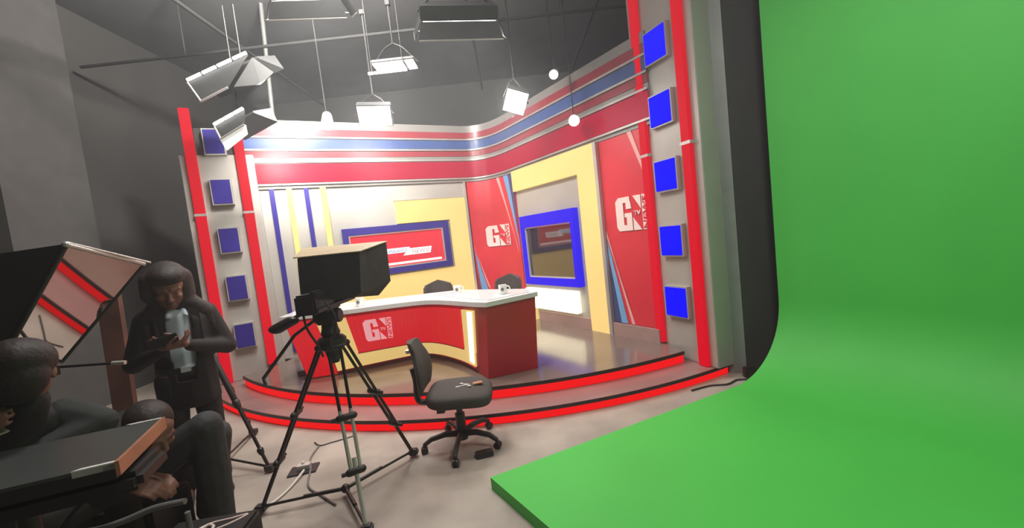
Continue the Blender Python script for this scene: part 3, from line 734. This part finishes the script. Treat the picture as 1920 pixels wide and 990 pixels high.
def small_spot(label, c, tgt, r=.055, hang=4.45, m='lamp'):
    c = V(c); t = thing('small_spotlight', label, 'spotlight', c, 'small spotlights')
    d = (V(tgt)-c).normalized()
    obj('can', B().cone(c-d*.14, c, r*.8, r*1.15, 18).ball(c-d*.14, r*.8), M['chrome'], t, True)
    obj('lens', B().cone(c, c+d*.006, r), M[m], t)
    obj('hanger', B().cone(c-d*.08, (c.x,c.y,hang), .006), M['dpipe'], t)
    return t
small_spot('small round chrome spotlight above left part of the back cornice', (-2.02,5.0,3.14), (-2.0,4.6,1.5), .07, 4.45)
small_spot('small spotlight hanging near the top of the right cornice', (.75,5.0,3.45), (.4,4.0,2.8), .05, 4.45)
small_spot('small added lamp standing in for a bright reflection on the right cornice', (.92,4.9,2.86), (.80,4.2,2.5), .06, 4.45)  # added lamp, its glowing lens stands for a reflection on the cornice
# fixtures seen from behind
fixture('overhead_soft_light', 'dark soft light with pale edged doors at top centre', 'studio light', (-.25,4.05,3.72), (-.6,6.0,1.0), .72, .34, 48, hang=4.45, dl=.14)
fixture('overhead_soft_light', 'dark soft light partly cut off at top edge left of centre', 'studio light', (-1.62,4.0,4.02), (-1.9,6.0,1.0), .62, .34, 40, hang=4.45, dl=.14)
def bank(label, p0, p1, q1, q0, c, tgt, w, h, power, door='door', side=None, hx=0.):
    """fluorescent bank seen from behind its front barn door: p0-p1 lit edge, q0-q1 lower lip of the door"""
    p0, p1, q0, q1 = V(p0), V(p1), V(q0), V(q1); bk = V((.12,.22,.02))
    t = thing('bank_light', label, 'studio light', (p0+p1)/2, 'bank lights over the left tower')
    n = (p1-p0).cross(q0-p0).normalized()
    if n.y < 0: n = -n
    obj('barn_door', B().hexa([p0,p1,q1,q0]+[p+n*.006 for p in (p0,p1,q1,q0)]), M[door], t)
    for a, b_ in ((p0,q0),(q0,q1)): obj('door_edge', B().cone(a, b_, .011), M['silver2'], t)
    u = (p1-p0).normalized(); dn = (q0-p0).normalized()
    # housing behind, opening toward the stage
    hb = B().hexa([p0+bk*.35+dn*.03, p1+bk*.35+dn*.03, p1+bk+dn*.20+u*.05, p0+bk+dn*.20, p0+bk*.35+V((0,0,.0)), p1+bk*.35, p1+bk+V((0,0,.03))+u*.05, p0+bk+V((0,0,.03))])
    obj('housing', hb, M['door'], t)
    L_ = (p1-p0).length; k_ = 4 if L_ > .5 else 3
    for k in range(k_):
        a = p0+u*(L_*(k+.06)/k_)+V((0,-.012,.006)); b_ = p0+u*(L_*(k+.92)/k_)+V((0,-.012,.006))
        obj('fluorescent_tube', B().cone(a+V((0,0,.012)), b_+V((0,0,.012)), .016), M['tube'], t, True)
    if side:
        sd = [V(x) for x in side]; obj('side_door', B().hexa(sd+[x+V((.0,.012,.0)) for x in sd]), M['sidedoor'], t)
    top = (p0+p1)/2+bk+V((hx,.02,-.01))
    obj('hanger', B().cone(top, (top.x,top.y,4.5), .010).ball(top,.03), M['black'], t)
    area('bank_light_beam', tuple(c), tgt, w, h, power, spread=150)
    return t
M['sidedoor'] = mat('grey_barn_door', (.07,.07,.07), .7, .0, var=.08)
bank('upper tilted bank light with bright slots hanging over the left tower', (-3.24,4.5,3.61), (-2.55,4.5,3.83), (-2.76,4.40,3.47), (-3.06,4.40,3.36), (-2.6,4.75,3.6), (-1.6,5.9,1.3), .6, .3, 22,
     side=((-2.77,4.52,3.52),(-2.50,4.56,3.53),(-2.36,4.6,3.66),(-2.54,4.55,3.82)))
bank('lower small bank light with white reflector in front of the left tower', (-3.03,4.5,3.12), (-2.68,4.5,3.26), (-2.66,4.42,3.08), (-2.93,4.42,2.96), (-2.62,4.80,3.1), (-2.8,5.9,2.5), .35, .2, 20,
     side=None, hx=-.16)
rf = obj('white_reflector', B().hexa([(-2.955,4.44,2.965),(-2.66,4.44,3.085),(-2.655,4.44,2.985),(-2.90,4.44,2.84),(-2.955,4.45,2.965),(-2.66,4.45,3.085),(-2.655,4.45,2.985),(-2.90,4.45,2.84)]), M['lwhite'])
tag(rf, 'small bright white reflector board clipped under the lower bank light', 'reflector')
# unseen lights over green screen and floor, and one added to suggest lens glare
fixture('green_screen_light', 'soft light hanging above the green floor', 'studio light', (1.5,1.0,4.3), (2.3,2.1,.3), 1.0, .6, 54, hang=5.3, doors=False)
fixture('floor_light', 'soft light hanging above the floor before the steps', 'studio light', (-1.3,2.9,4.7), (-1.2,3.4,0), .9, .5, 62, hang=5.3, doors=False)
fixture('added_glare_light', 'unseen added lamp brightening the ceiling in place of lens glare', 'studio light', (-1.5,3.7,4.7), (-2.7,6.0,5.2), .6, .3, 430, hang=5.3, doors=False, spread=180)

# ------------------------------------------------------------------ prompter rig (left)
G1, G2, G3, G4 = V((-2.08,1.93,1.79)), V((-2.16,2.41,1.67)), V((-2.42,2.12,1.20)), V((-2.31,1.84,1.36))
gn = V((.869,.031,-.494)).normalized()
def onplane(p): return p - gn*((p-G1).dot(gn))
G2, G3, G4 = onplane(G2), onplane(G3), onplane(G4)
pr = thing('teleprompter', 'large teleprompter with grey hood and mirror glass at the left', 'teleprompter', (-2.6,2.0,0))
obj('mirror_glass', B().hexa([p-gn*.006 for p in (G1,G4,G3,G2)] + [p for p in (G1,G4,G3,G2)]), M['mirror'], pr)
obj('frame', B().cone(G1,G2,.011).cone(G1+V((0,0,.012)),G2+V((.02,.02,.006)),.006).ball(G1,.016), M['chrome'], pr, True)
obj('frame_edge', B().cone(G2,G3,.008).cone(G3,G4,.008).cone(G4,G1,.012), M['black'], pr, True)
bx = -V((.55,.20,0))
Hk = [p + V((-.50,-.30,-.05)) for p in (G1,)] + [G4+V((-.5,-.35,-.02))]
b = B().hexa([G1-gn*.008, G4-gn*.008, G3-gn*.008, G2-gn*.008, G1+V((-.62,-.02,-.02)), G4+V((-.55,-.02,-.0)), G3+V((-.5,.05,0)), G2+V((-.62,.0,-.02))])
obj('hood', b, M['hood'], pr)
obj('mount_plate', B().box((-2.62,2.0,1.17),(.5,.12,.04)), M['black'], pr)
obj('column', B().cone((-2.78,1.95,.5),(-2.78,1.95,1.2),.03), M['blackm'], pr, True)
for a in (200, 320, 80):
    f = V((-2.78+.30*math.cos(math.radians(a)),1.95+.30*math.sin(math.radians(a)),.015)); 
    obj('leg', B().cone((-2.78,1.95,.62), f, .016), M['blackm'], pr, True)
obj('pan_handle', B().cone((-2.45,2.06,1.19),(-2.12,2.12,1.162),.007), M['blackm'], pr, True)
obj('handle_tip', B().cone((-2.155,2.115,1.165),(-2.095,2.123,1.16),.011), M['chrome'], pr, True)

# near prompter monitor
C1, C2 = V((-1.54,1.67,1.0)), V((-1.38,1.30,1.0)); dr_ = V((-.93,-.33,0)).normalized()
C4, C3 = C1+dr_*.72, C2+dr_*.66
pm = thing('prompter_monitor', 'flat dark monitor facing up with silver corners at lower left', 'monitor', (-1.9,1.3,0))
obj('glass', B().hexa([p-V((0,0,.012)) for p in (C1,C4,C3,C2)] + list((C1,C4,C3,C2))), M['glass_dark'], pm)
obj('casing', B().hexa([p-V((0,0,.055)) for p in (C1,C4,C3,C2)] + [p-V((0,0,.0125)) for p in (C1,C4,C3,C2)]), M['black'], pm)
e1 = (C1-C2).normalized(); nrm = V((e1.y,-e1.x,0))
obj('side_rail', B().hexa([C2+V((0,0,-.045)),C2+nrm*.012+V((0,0,-.045)),C1+nrm*.012+V((0,0,-.045)),C1+V((0,0,-.045)),C2+V((0,0,.004)),C2+nrm*.012+V((0,0,.004)),C1+nrm*.012+V((0,0,.004)),C1+V((0,0,.004))]), M['orange'], pm)
for c, d in ((C1,.12),(C2,.11)):
    obj('corner_bracket', B().hexa([c+V((0,0,-.02)), c+dr_*d+V((0,0,-.02)), c+dr_*(d-.02)+(e1*(-.012 if c is C1 else .012))+V((0,0,-.02)), c+(e1*(-.012 if c is C1 else .012))+V((0,0,-.02)),
        c+V((0,0,.004)), c+dr_*d+V((0,0,.004)), c+dr_*(d-.02)+(e1*(-.012 if c is C1 else .012))+V((0,0,.004)), c+(e1*(-.012 if c is C1 else .012))+V((0,0,.004))]), M['white'], pm)
mc = (C1+C2+C3+C4)/4
obj('under_tray', B().box((mc.x+.1,mc.y-.02,.90),(.62,.22,.07), Matrix.Rotation(.35,3,'Z')).bevel(.02), M['black'], pm)
obj('column', B().cone((mc.x,mc.y,.45),(mc.x,mc.y,.88),.03), M['blackm'], pm, True)
for a in (90, 200, 330):
    f = V((mc.x+.38*math.cos(math.radians(a)),mc.y+.38*math.sin(math.radians(a)),.0145)); 
    obj('leg', B().cone((mc.x,mc.y,.60), f, .014), M['blackm'], pm, True)

# plank, case, dolly bar
tag(obj('wooden_plank', B().hexa([(-3.43,3.28,0),(-3.31,3.34,0),(-3.31,3.38,0),(-3.43,3.32,0),(-3.40,3.30,1.52),(-3.28,3.36,1.52),(-3.28,3.40,1.52),(-3.40,3.34,1.52)]), M['wood']), 'tall reddish brown plank standing behind the left teleprompter', 'plank')
ec = thing('equipment_case', 'black equipment case with white mark at bottom left corner', 'case', (-1.56,1.84,0))
cz = .36
obj('case_body', B().box((-1.60,1.86,cz/2+.005),(.40,.22,cz), Matrix.Rotation(.1,3,'Z')).bevel(.015), M['black'], ec)
b = B().tube([(-1.64,1.86,cz+.008),(-1.60,1.90,cz+.008),(-1.52,1.92,cz+.008),(-1.45,1.94,cz+.008),(-1.50,1.88,cz+.008),(-1.56,1.84,cz+.008)], .005, 6, 6)
b.tube([(-1.63,1.80,cz+.01),(-1.61,1.88,cz+.01),(-1.57,1.87,cz+.01),(-1.565,1.82,cz+.01),(-1.61,1.795,cz+.01)], .007, 6, 5)
obj('white_emblem', b, M['logo'], ec)
obj('handle', B().tube([(-1.72,1.80,cz+.0),(-1.72,1.82,cz+.03),(-1.68,1.80,cz+.03),(-1.66,1.795,cz+.0)], .008, 6, 4), M['chrome'], ec)
dl_ = thing('dolly_frame', 'pale curved metal dolly frame at the bottom left', 'dolly', (-1.8,1.75,0))
obj('curved_rail', B().tube([(-2.05,1.66,.55),(-1.90,1.66,.55),(-1.78,1.67,.57),(-1.66,1.69,.60),(-1.53,1.70,.61)], .013, 10, 6), M['pipe'], dl_, True)
obj('rail', B().tube([(-2.05,1.66,.55),(-1.95,1.68,.66),(-1.80,1.70,.74)], .012, 8, 6), M['blackm'], dl_, True)
for x, y in ((-2.05,1.66),(-1.53,1.70)): obj('leg', B().cone((x,y,.0),(x,y,.56),.011), M['pipe'], dl_, True)

# ------------------------------------------------------------------ people
def hand(b, wrist, direction, normal, thumb_side=1, curl=.5, s=1.):
    """palm, four curled fingers and a thumb; normal = direction the palm faces"""
    d = V(direction).normalized(); n = V(normal).normalized(); n = (n-d*n.dot(d)).normalized(); sd = d.cross(n)*thumb_side
    w = V(wrist)
    pc = w+d*.085*s
    for k in range(4):
        a = w+d*.015*s+sd*(.012-.008*k)*s; e = w+d*.088*s+sd*(.030-.020*k)*s
        b.hull(a, e, .013*s, .0115*s)
        Ls = (.040,.045,.042,.033)[k]*s; p = e; ang_ = curl*.5
        for j in range(3):
            dd = d*math.cos(ang_)+n*math.sin(ang_); q = p+dd*Ls*(1,.68,.5)[j]
            b.hull(p, q, (.0092,.0085,.0075)[j]*s, (.0085,.0075,.0065)[j]*s); p = q; ang_ += curl
    p = w+d*.03*s+sd*.022*s; q = p+(sd*.75+d*.6+n*.25).normalized()*.040*s; r = q+(d*.9+sd*.15+n*.4).normalized()*.032*s; t = r+(d*.9+n*.5).normalized()*.024*s
    b.hull(p, q, .0135*s, .0105*s); b.hull(q, r, .0105*s, .0092*s); b.hull(r, t, .009*s, .0075*s)

def head(b, c, R, s=1.):
    """R: columns = right, front, up"""
    T = lambda x, y, z: V(c)+R @ V((x*s,y*s,z*s))
    E = lambda x, y, z, rx, ry, rz: b.ball(T(x,y,z), (rx*s,ry*s,rz*s), R, 3)
    E(0,-.012,.035, .076,.094,.088); E(0,.018,-.025, .062,.072,.080)      # skull, face
    E(0,.040,-.082, .034,.036,.026)                                         # chin
    E(0,.026,-.062, .050,.050,.036)                                         # jaw
    b.hull(T(0,.083,.012), T(0,.104,-.027), .008*s, .013*s)                 # nose
    E(.012,.092,-.032,.009,.010,.008); E(-.012,.092,-.032,.009,.010,.008)
    E(.033,.072,-.018,.020,.016,.016); E(-.033,.072,-.018,.020,.016,.016)   # cheeks
    b.hull(T(-.045,.068,.024), T(-.012,.084,.022), .0085*s, .0085*s); b.hull(T(.045,.068,.024), T(.012,.084,.022), .0085*s, .0085*s) # brows
    E(.028,.073,.006,.014,.010,.008); E(-.028,.073,.006,.014,.010,.008)     # lids
    E(0,.087,-.055,.022,.009,.0055); E(0,.086,-.065,.018,.009,.006)         # lips
    E(.076,-.005,-.006,.010,.020,.030); E(-.076,-.005,-.006,.010,.020,.030) # ears

def body_mesh(name, b, m, parent, voxel=.0075, sm=3):
    me = remesh(b, voxel, sm); o = finish(name, me, m, parent, True); return o

# --- standing person
W0 = V((-2.37,2.82,0)); th = math.radians(40)
RW = Matrix.Rotation(th, 3, 'Z')
wl_ = lambda x, y, z: W0 + RW @ V((x,y,z))         # local: front = -Y, image right = +X
S = 1.0
wm = thing('person', 'person with long dark hair in black blazer looking down at a phone', 'person', W0)
hc = wl_(-.02,-.085,1.505)
tilt = math.radians(25)
front = RW @ V((0,-math.cos(tilt),-math.sin(tilt))); upv = RW @ V((0,-math.sin(tilt),math.cos(tilt))); rightv = front.cross(upv)
RH = Matrix((rightv, front, upv)).transposed()
b = B(); head(b, hc, RH, 1.26)
b.hull(wl_(0,.01,1.36), wl_(0,-.03,1.47), .060, .055)
b.hull(wl_(0,0,1.22), wl_(0,0,1.36), (.13,.10,.12), (.10,.075,.06))
b.hull(wl_(0,0,.92), wl_(0,0,1.22), (.14,.10,.1), (.13,.10,.12))
for sx in (-1, 1):
    b.hull(wl_(sx*.05,0,1.33), wl_(sx*.17,.0,1.30), .06, .052)
    el = wl_(sx*.245,-.03,1.035); wr = wl_(sx*.055-.04,-.27,1.135)
    b.hull(wl_(sx*.17,0,1.30), el, .048, .038); b.hull(el, wr, .036, .024)
    hp = wl_(sx*.085,0,.88); kn = wl_(sx*.10,-.01,.48); an = wl_(sx*.105,.02,.08)
    b.hull(wl_(0,0,.92), hp, .10, .09); b.hull(hp, kn, .085, .055); b.hull(kn, an, .055, .038); b.hull(an, wl_(sx*.11,-.12,.04), .038, .03)
    dirh = (RW @ V((-sx*.75,-.25,.18))); nrm_ = RW @ V((0,.1,1)) if sx < 0 else RW @ V((0,1,.35))
    hand(b, wr, dirh, nrm_, -sx, .55, 1.05)
body_mesh('body', b, M['skin'], wm, .0065, 2)
# shirt
b = B(); b.hull(wl_(0,-.005,.93), wl_(0,-.005,1.30), (.135,.113,.06), (.125,.105,.06)); b.hull(wl_(0,-.01,1.28), wl_(0,-.01,1.385), .10, .068)
b.hull(wl_(-.03,-.06,1.37), wl_(-.05,-.115,1.31), .022, .014); b.hull(wl_(.03,-.06,1.37), wl_(.05,-.115,1.31), .022, .014)
body_mesh('shirt', b, M['shirt'], wm, .009, 2)
# blazer: left and right fronts open in the middle
b = B()
b.hull(wl_(0,.01,.98), wl_(0,.01,1.27), (.19,.135,.10), (.185,.128,.08)); b.hull(wl_(0,.015,.70), wl_(0,.01,.98), (.205,.145,.06), (.19,.135,.1))
b.hull(wl_(-.16,0,1.315), wl_(.16,0,1.315), .062, .062); b.hull(wl_(0,.03,1.30), wl_(0,.03,1.37), (.12,.07,.05), (.08,.05,.03))
for sx in (-1, 1):
    el = wl_(sx*.255,-.03,1.03); wr = wl_(sx*.075-.03,-.245,1.115)
    b.hull(wl_(sx*.165,0,1.30), el, .070, .062); b.hull(el, wr, .060, .040)
me = remesh(b, .011, 4)
bb_ = bmesh.new(); bb_.from_mesh(me); inv = RW.transposed()
kill = []
for f in bb_.faces:
    p = inv @ (f.calc_center_median()-W0)
    hw = .070 + max(0, (p.z-1.18))*.05 - max(0, 1.05-p.z)*.10
    if p.y < -.03 and abs(p.x) < max(.03, hw) and p.y > -.19 and (p.z > .86): kill.append(f)
bmesh.ops.delete(bb_, geom=kill, context='FACES'); bb_.to_mesh(me); bb_.free()
jk = finish('blazer', me, M['jacket'], wm, True); sm_ = jk.modifiers.new('s', 'SOLIDIFY'); sm_.thickness = .006
for sx in (-1, 1):
    obj('lapel', B().hexa([wl_(sx*.072,-.128,1.02),wl_(sx*.125,-.135,1.12),wl_(sx*.12,-.105,1.33),wl_(sx*.062,-.10,1.36),
                           wl_(sx*.072,-.140,1.02),wl_(sx*.125,-.147,1.12),wl_(sx*.12,-.118,1.33),wl_(sx*.062,-.115,1.36)]), M['jacket'], wm)
b = B(); b.hull(wl_(0,0,.90), wl_(0,0,.95), (.155,.118,.05), (.145,.112,.03))
for sx in (-1, 1):
    hp = wl_(sx*.085,0,.86); kn = wl_(sx*.10,-.01,.48); an = wl_(sx*.105,.02,.09)
    b.hull(hp, kn, .098, .073); b.hull(kn, an, .072, .062)
body_mesh('trousers', b, M['trouser'], wm, .011, 3)
bl = B()
for k in range(24):
    a0, a1 = 2*PI*k/24, 2*PI*(k+1)/24
    bl.hexa([wl_(.150*math.cos(a0),.119*math.sin(a0),.925),wl_(.150*math.cos(a1),.119*math.sin(a1),.925),wl_(.144*math.cos(a1),.113*math.sin(a1),.925),wl_(.144*math.cos(a0),.113*math.sin(a0),.925),
             wl_(.150*math.cos(a0),.119*math.sin(a0),.957),wl_(.150*math.cos(a1),.119*math.sin(a1),.957),wl_(.144*math.cos(a1),.113*math.sin(a1),.957),wl_(.144*math.cos(a0),.113*math.sin(a0),.957)])
belt = obj('belt', bl, M['black'], wm)
obj('buckle', B().box(wl_(0,-.124,.941), (.055,.008,.036), RW), M['chrome'], belt)
for sx in (-1, 1):
    obj('shoe', B().hull(wl_(sx*.105,.04,.042), wl_(sx*.115,-.15,.035), (.045,.045,.04), (.042,.042,.033)), M['black'], wm, True)
# hair
b = B(); E = lambda x, y, z, r: b.ball(hc+RH @ V((x,y,z)), r, RH, 3)
E(0,-.040,.070,(.112,.120,.104)); E(0,-.07,.0,(.112,.075,.13))
HP = lambda x, y, z: hc+RH @ V((x,y,z))
b.ball(HP(0,-.010,.098), (.108,.124,.072), RH, 3)
for sx, sh, tip, w_h in ((1, wl_(.165,-.015,1.30), wl_(.20,-.05,1.18), .062), (-1, wl_(-.155,-.015,1.30), wl_(-.165,-.06,1.14), .052)):
    A_, B_ = HP(sx*.078,-.015,.070), HP(sx*.098,.0,-.045)
    b.hull(A_, B_, (.046,.085,.06), (.032,.070,.05)); b.hull(B_, sh, (.034,.070,.05), (w_h,.07,.06)); b.hull(A_, sh, (.046,.075,.06), (w_h,.065,.06)); b.hull(sh, tip, (w_h-.004,.065,.05), (.03,.03,.05))
b.hull(wl_(0,.05,1.52), wl_(0,.09,1.25), (.11,.08,.08), (.15,.05,.05))
body_mesh('hair', b, M['hair'], wm, .010, 9)
ph = thing('mobile_phone', 'dark mobile phone held in both hands by the standing person', 'phone', wl_(-.085,-.335,1.185))
Rp = RW @ Matrix.Rotation(math.radians(-62), 3, 'X') @ Matrix.Rotation(math.radians(80), 3, 'Z')
obj('phone_body', B().box(wl_(-.085,-.335,1.185), (.072,.15,.009), Rp).bevel(.003), M['black'], ph)
obj('phone_screen', B().box(wl_(-.085,-.335,1.185)+Rp @ V((0,0,.0048)), (.066,.14,.001), Rp), M['glass_dark'], ph)

# --- crouching person
mn = thing('person', 'crouching person in black top and charcoal jeans bending over the equipment', 'person', (-2.25,2.25,0))
hd = V((-2.03,2.13,.765))
fr_ = V((.80,-.28,-.53)).normalized(); up_ = V((.45,-.25,.86)); up_ = (up_-fr_*up_.dot(fr_)).normalized(); rt_ = fr_.cross(up_)
RM = Matrix((rt_, fr_, up_)).transposed()
pel, chs, nk = V((-2.36,2.30,.44)), V((-2.37,2.19,.71)), V((-2.19,2.17,.73))
shN, shF = V((-2.34,2.02,.72)), V((-2.40,2.38,.74))
kneeN, ankN = V((-1.87,2.29,.70)), V((-1.885,2.31,.10)); hipN, hipF = V((-2.30,2.22,.43)), V((-2.33,2.40,.43))
kneeF, ankF = V((-2.00,2.52,.55)), V((-2.10,2.50,.08))
elN, wrN = V((-2.24,1.98,.52)), V((-2.11,2.02,.545)); elF, wrF = V((-2.18,2.22,.50)), V((-2.09,2.14,.52))
def man_limbs(b, g):
    b.hull(pel, chs, .125+g, .135+g); b.hull(chs, shN, .12+g, .065+g); b.hull(chs, shF, .12+g, .065+g)
b = B(); head(b, hd, RM, 1.2); b.hull(nk, hd-up_*.06-fr_*.02, .058, .052); man_limbs(b, 0); b.hull(chs, nk, .11, .06)
for a, e, w in ((shN, elN, wrN), (shF, elF, wrF)): b.hull(a, e, .055, .042); b.hull(e, w, .040, .027)
for h, k, a, toe in ((hipN,kneeN,ankN,V((-1.80,2.18,.04))), (hipF,kneeF,ankF,V((-2.0,2.40,.04)))):
    b.hull(h, k, .085, .06); b.hull(k, a, .058, .038); b.hull(a, toe, .036, .03)
hand(b, wrN, (.85,.05,-.25), (0,.5,-.85), 1, .6, 1.15); hand(b, wrF, (.8,-.3,-.2), (0,.2,-1), -1, .6, 1.15)
body_mesh('body', b, M['skin2'], mn, .0075, 2)
b = B(); man_limbs(b, .018); b.hull(chs, nk, .125, .072)
b.hull(shN, elN, .078, .062); b.hull(elN, elN.lerp(wrN,.75), .058, .046); b.hull(shF, elF, .078, .062); b.hull(elF, elF.lerp(wrF,.75), .058, .046)
body_mesh('shirt', b, M['tee'], mn, .011, 3)
b = B(); b.hull(pel, hipN, .14, .12); b.hull(pel, hipF, .14, .12)
for h, k, a in ((hipN,kneeN,ankN), (hipF,kneeF,ankF)): b.hull(h, k, .115, .088); b.hull(k, a.lerp(k,.45), .090, .088); b.hull(a.lerp(k,.45), a, .088, .075)
body_mesh('jeans', b, M['denim'], mn, .011, 3)
obj('shoe', B().hull(ankN+V((0,.03,-.05)), V((-1.79,2.12,.038)), (.05,.05,.046), (.045,.045,.036)), M['black'], mn, True)
obj('shoe', B().hull(ankF+V((-.02,.03,-.03)), V((-1.98,2.36,.038)), (.05,.05,.046), (.045,.045,.036)), M['black'], mn, True)
b = B(); b.ball(hd+RM @ V((0,-.038,.065)), (.104,.120,.095), RM, 3); b.ball(hd+RM @ V((0,-.082,.0)), (.092,.07,.10), RM, 3)
body_mesh('hair', b, M['hair'], mn, .010, 2)
obj('red_cuff', B().cone(wrN+V((-.035,-.0,.0)), wrN+V((.0,.0,-.004)), .033), M['redcloth'], mn, True)
sc_ = obj('low_black_crate', B().box((-2.36,2.34,.145),(.36,.30,.29)).bevel(.015), M['black']); tag(sc_, 'low black crate the crouching person sits on', 'crate')

# --- seated operator at far left, seen from behind
p3 = thing('person', 'dark-clothed person at the far left edge, head in front of mirror glass', 'person', (-2.2,1.75,0))
h3 = V((-1.99,1.60,1.265)); f3_ = V((-.25,.35,-.15)).normalized()*1.; f3_ = V((-.5,.8,-.2)).normalized(); u3 = V((0,0,1)); u3 = (u3-f3_*u3.dot(f3_)).normalized(); r3 = f3_.cross(u3)
R3 = Matrix((r3, f3_, u3)).transposed()
c3 = V((-2.24,1.70,.95)); pv = V((-2.38,1.66,.56))
b = B(); head(b, h3, R3, 1.1); b.hull(c3+V((.10,-.03,.12)), h3-u3*.05, .06, .055); b.hull(c3, pv, .13, .13); b.hull(c3, c3+V((.10,-.03,.10)), .12, .08)
sA, sB = c3+V((-.18,-.08,.10)), c3+V((.13,.12,.06)); eA, wA = V((-2.42,1.50,1.06)), V((-2.13,1.50,1.075)); eB, wB = V((-2.00,1.86,.945)), V((-2.12,1.62,.90))
for s_a, e_a, w_a in ((sA,eA,wA),(sB,eB,wB)): b.hull(c3, s_a, .11, .06); b.hull(s_a, e_a, .055, .042); b.hull(e_a, w_a, .04, .027)
hand(b, wA, (.75,-.1,.25), (.2,.8,.3), 1, .5, 1.05); hand(b, wB, (-.6,-.5,-.3), (0,0,-1), 1, .5, 1.05)
for sx in (-1, 1):
    h_ = pv+V((.05*sx,.08*sx,-.05)); k_ = h_+V((.05,.40,-.02)); a_ = V((k_.x+.02,k_.y+.02,.09)); b.hull(h_, k_, .09, .06); b.hull(k_, a_, .058, .04); b.hull(a_, a_+V((.06,.12,-.05)), .035, .03)
body_mesh('body', b, M['skin'], p3, .0085, 2)
b = B(); b.hull(c3, pv, .155, .15); b.hull(c3, c3+V((.10,-.03,.11)), .14, .09)
b.hull(c3+V((.10,-.03,.11)), h3+V((-.03,-.0,-.115)), .09, .082)
for s_a, e_a, w_a in ((sA,eA,wA),): b.hull(c3, s_a, .13, .085); b.hull(s_a, e_a, .080, .062); b.hull(e_a, e_a.lerp(w_a,.75), .06, .045)
b.hull(c3, sB, .13, .075)
bs = B(); bs.hull(sB, eB, .082, .068); bs.hull(eB, eB.lerp(wB,.85), .066, .05); body_mesh('sleeve', bs, M['greytee'], p3, .011, 3)
body_mesh('jacket', b, M['tee'], p3, .012, 3)
b = B()
for sx in (-1, 1):
    h_ = pv+V((.05*sx,.08*sx,-.05)); k_ = h_+V((.05,.40,-.02)); a_ = V((k_.x+.02,k_.y+.02,.10)); b.hull(h_, k_, .12, .085); b.hull(k_, a_, .082, .062)
body_mesh('trousers', b, M['trouser'], p3, .012, 3)
b = B(); b.ball(h3+R3 @ V((0,-.030,.05)), (.108,.118,.098), R3, 3); b.ball(h3+R3 @ V((0,-.06,-.01)), (.095,.075,.105), R3, 3)
body_mesh('hair', b, M['hair'], p3, .010, 2)
st3 = thing('stool', 'dark stool under the person at the far left edge', 'stool', (-2.40,1.62,0))
obj('seat', B().cone((-2.40,1.62,.33),(-2.40,1.62,.37),.17,.17,24), M['black'], st3, True)
for a in range(4): obj('leg', B().cone((-2.40+.12*math.cos(a*PI/2+.7),1.62+.12*math.sin(a*PI/2+.7),.33),(-2.40+.17*math.cos(a*PI/2+.7),1.62+.17*math.sin(a*PI/2+.7),0),.012), M['blackm'], st3)
pc = wA+V((.10,-.01,.0))
tag(obj('white_phone', B().box(pc, (.05,.10,.009), Matrix.Rotation(.5,3,'Y')).bevel(.003), M['silver']), 'pale phone held by the person at the far left edge', 'phone')

# ------------------------------------------------------------------ world and view
w = bpy.data.worlds.new('world'); sc.world = w; w.use_nodes = True
w.node_tree.nodes['Background'].inputs[0].default_value = (.5,.55,.6,1); w.node_tree.nodes['Background'].inputs[1].default_value = .05
vs = w.node_tree.nodes.new('ShaderNodeVolumeScatter'); vs.inputs['Density'].default_value = .019; vs.inputs['Anisotropy'].default_value = .55
vs.inputs['Color'].default_value = (.93,.96,1,1)
w.node_tree.links.new(vs.outputs[0], w.node_tree.nodes['World Output'].inputs['Volume'])
sc.view_settings.view_transform = 'Standard'; sc.view_settings.look = 'None'; sc.view_settings.gamma = 1
sc.view_settings.exposure = 0; sc.view_settings.use_curve_mapping = False
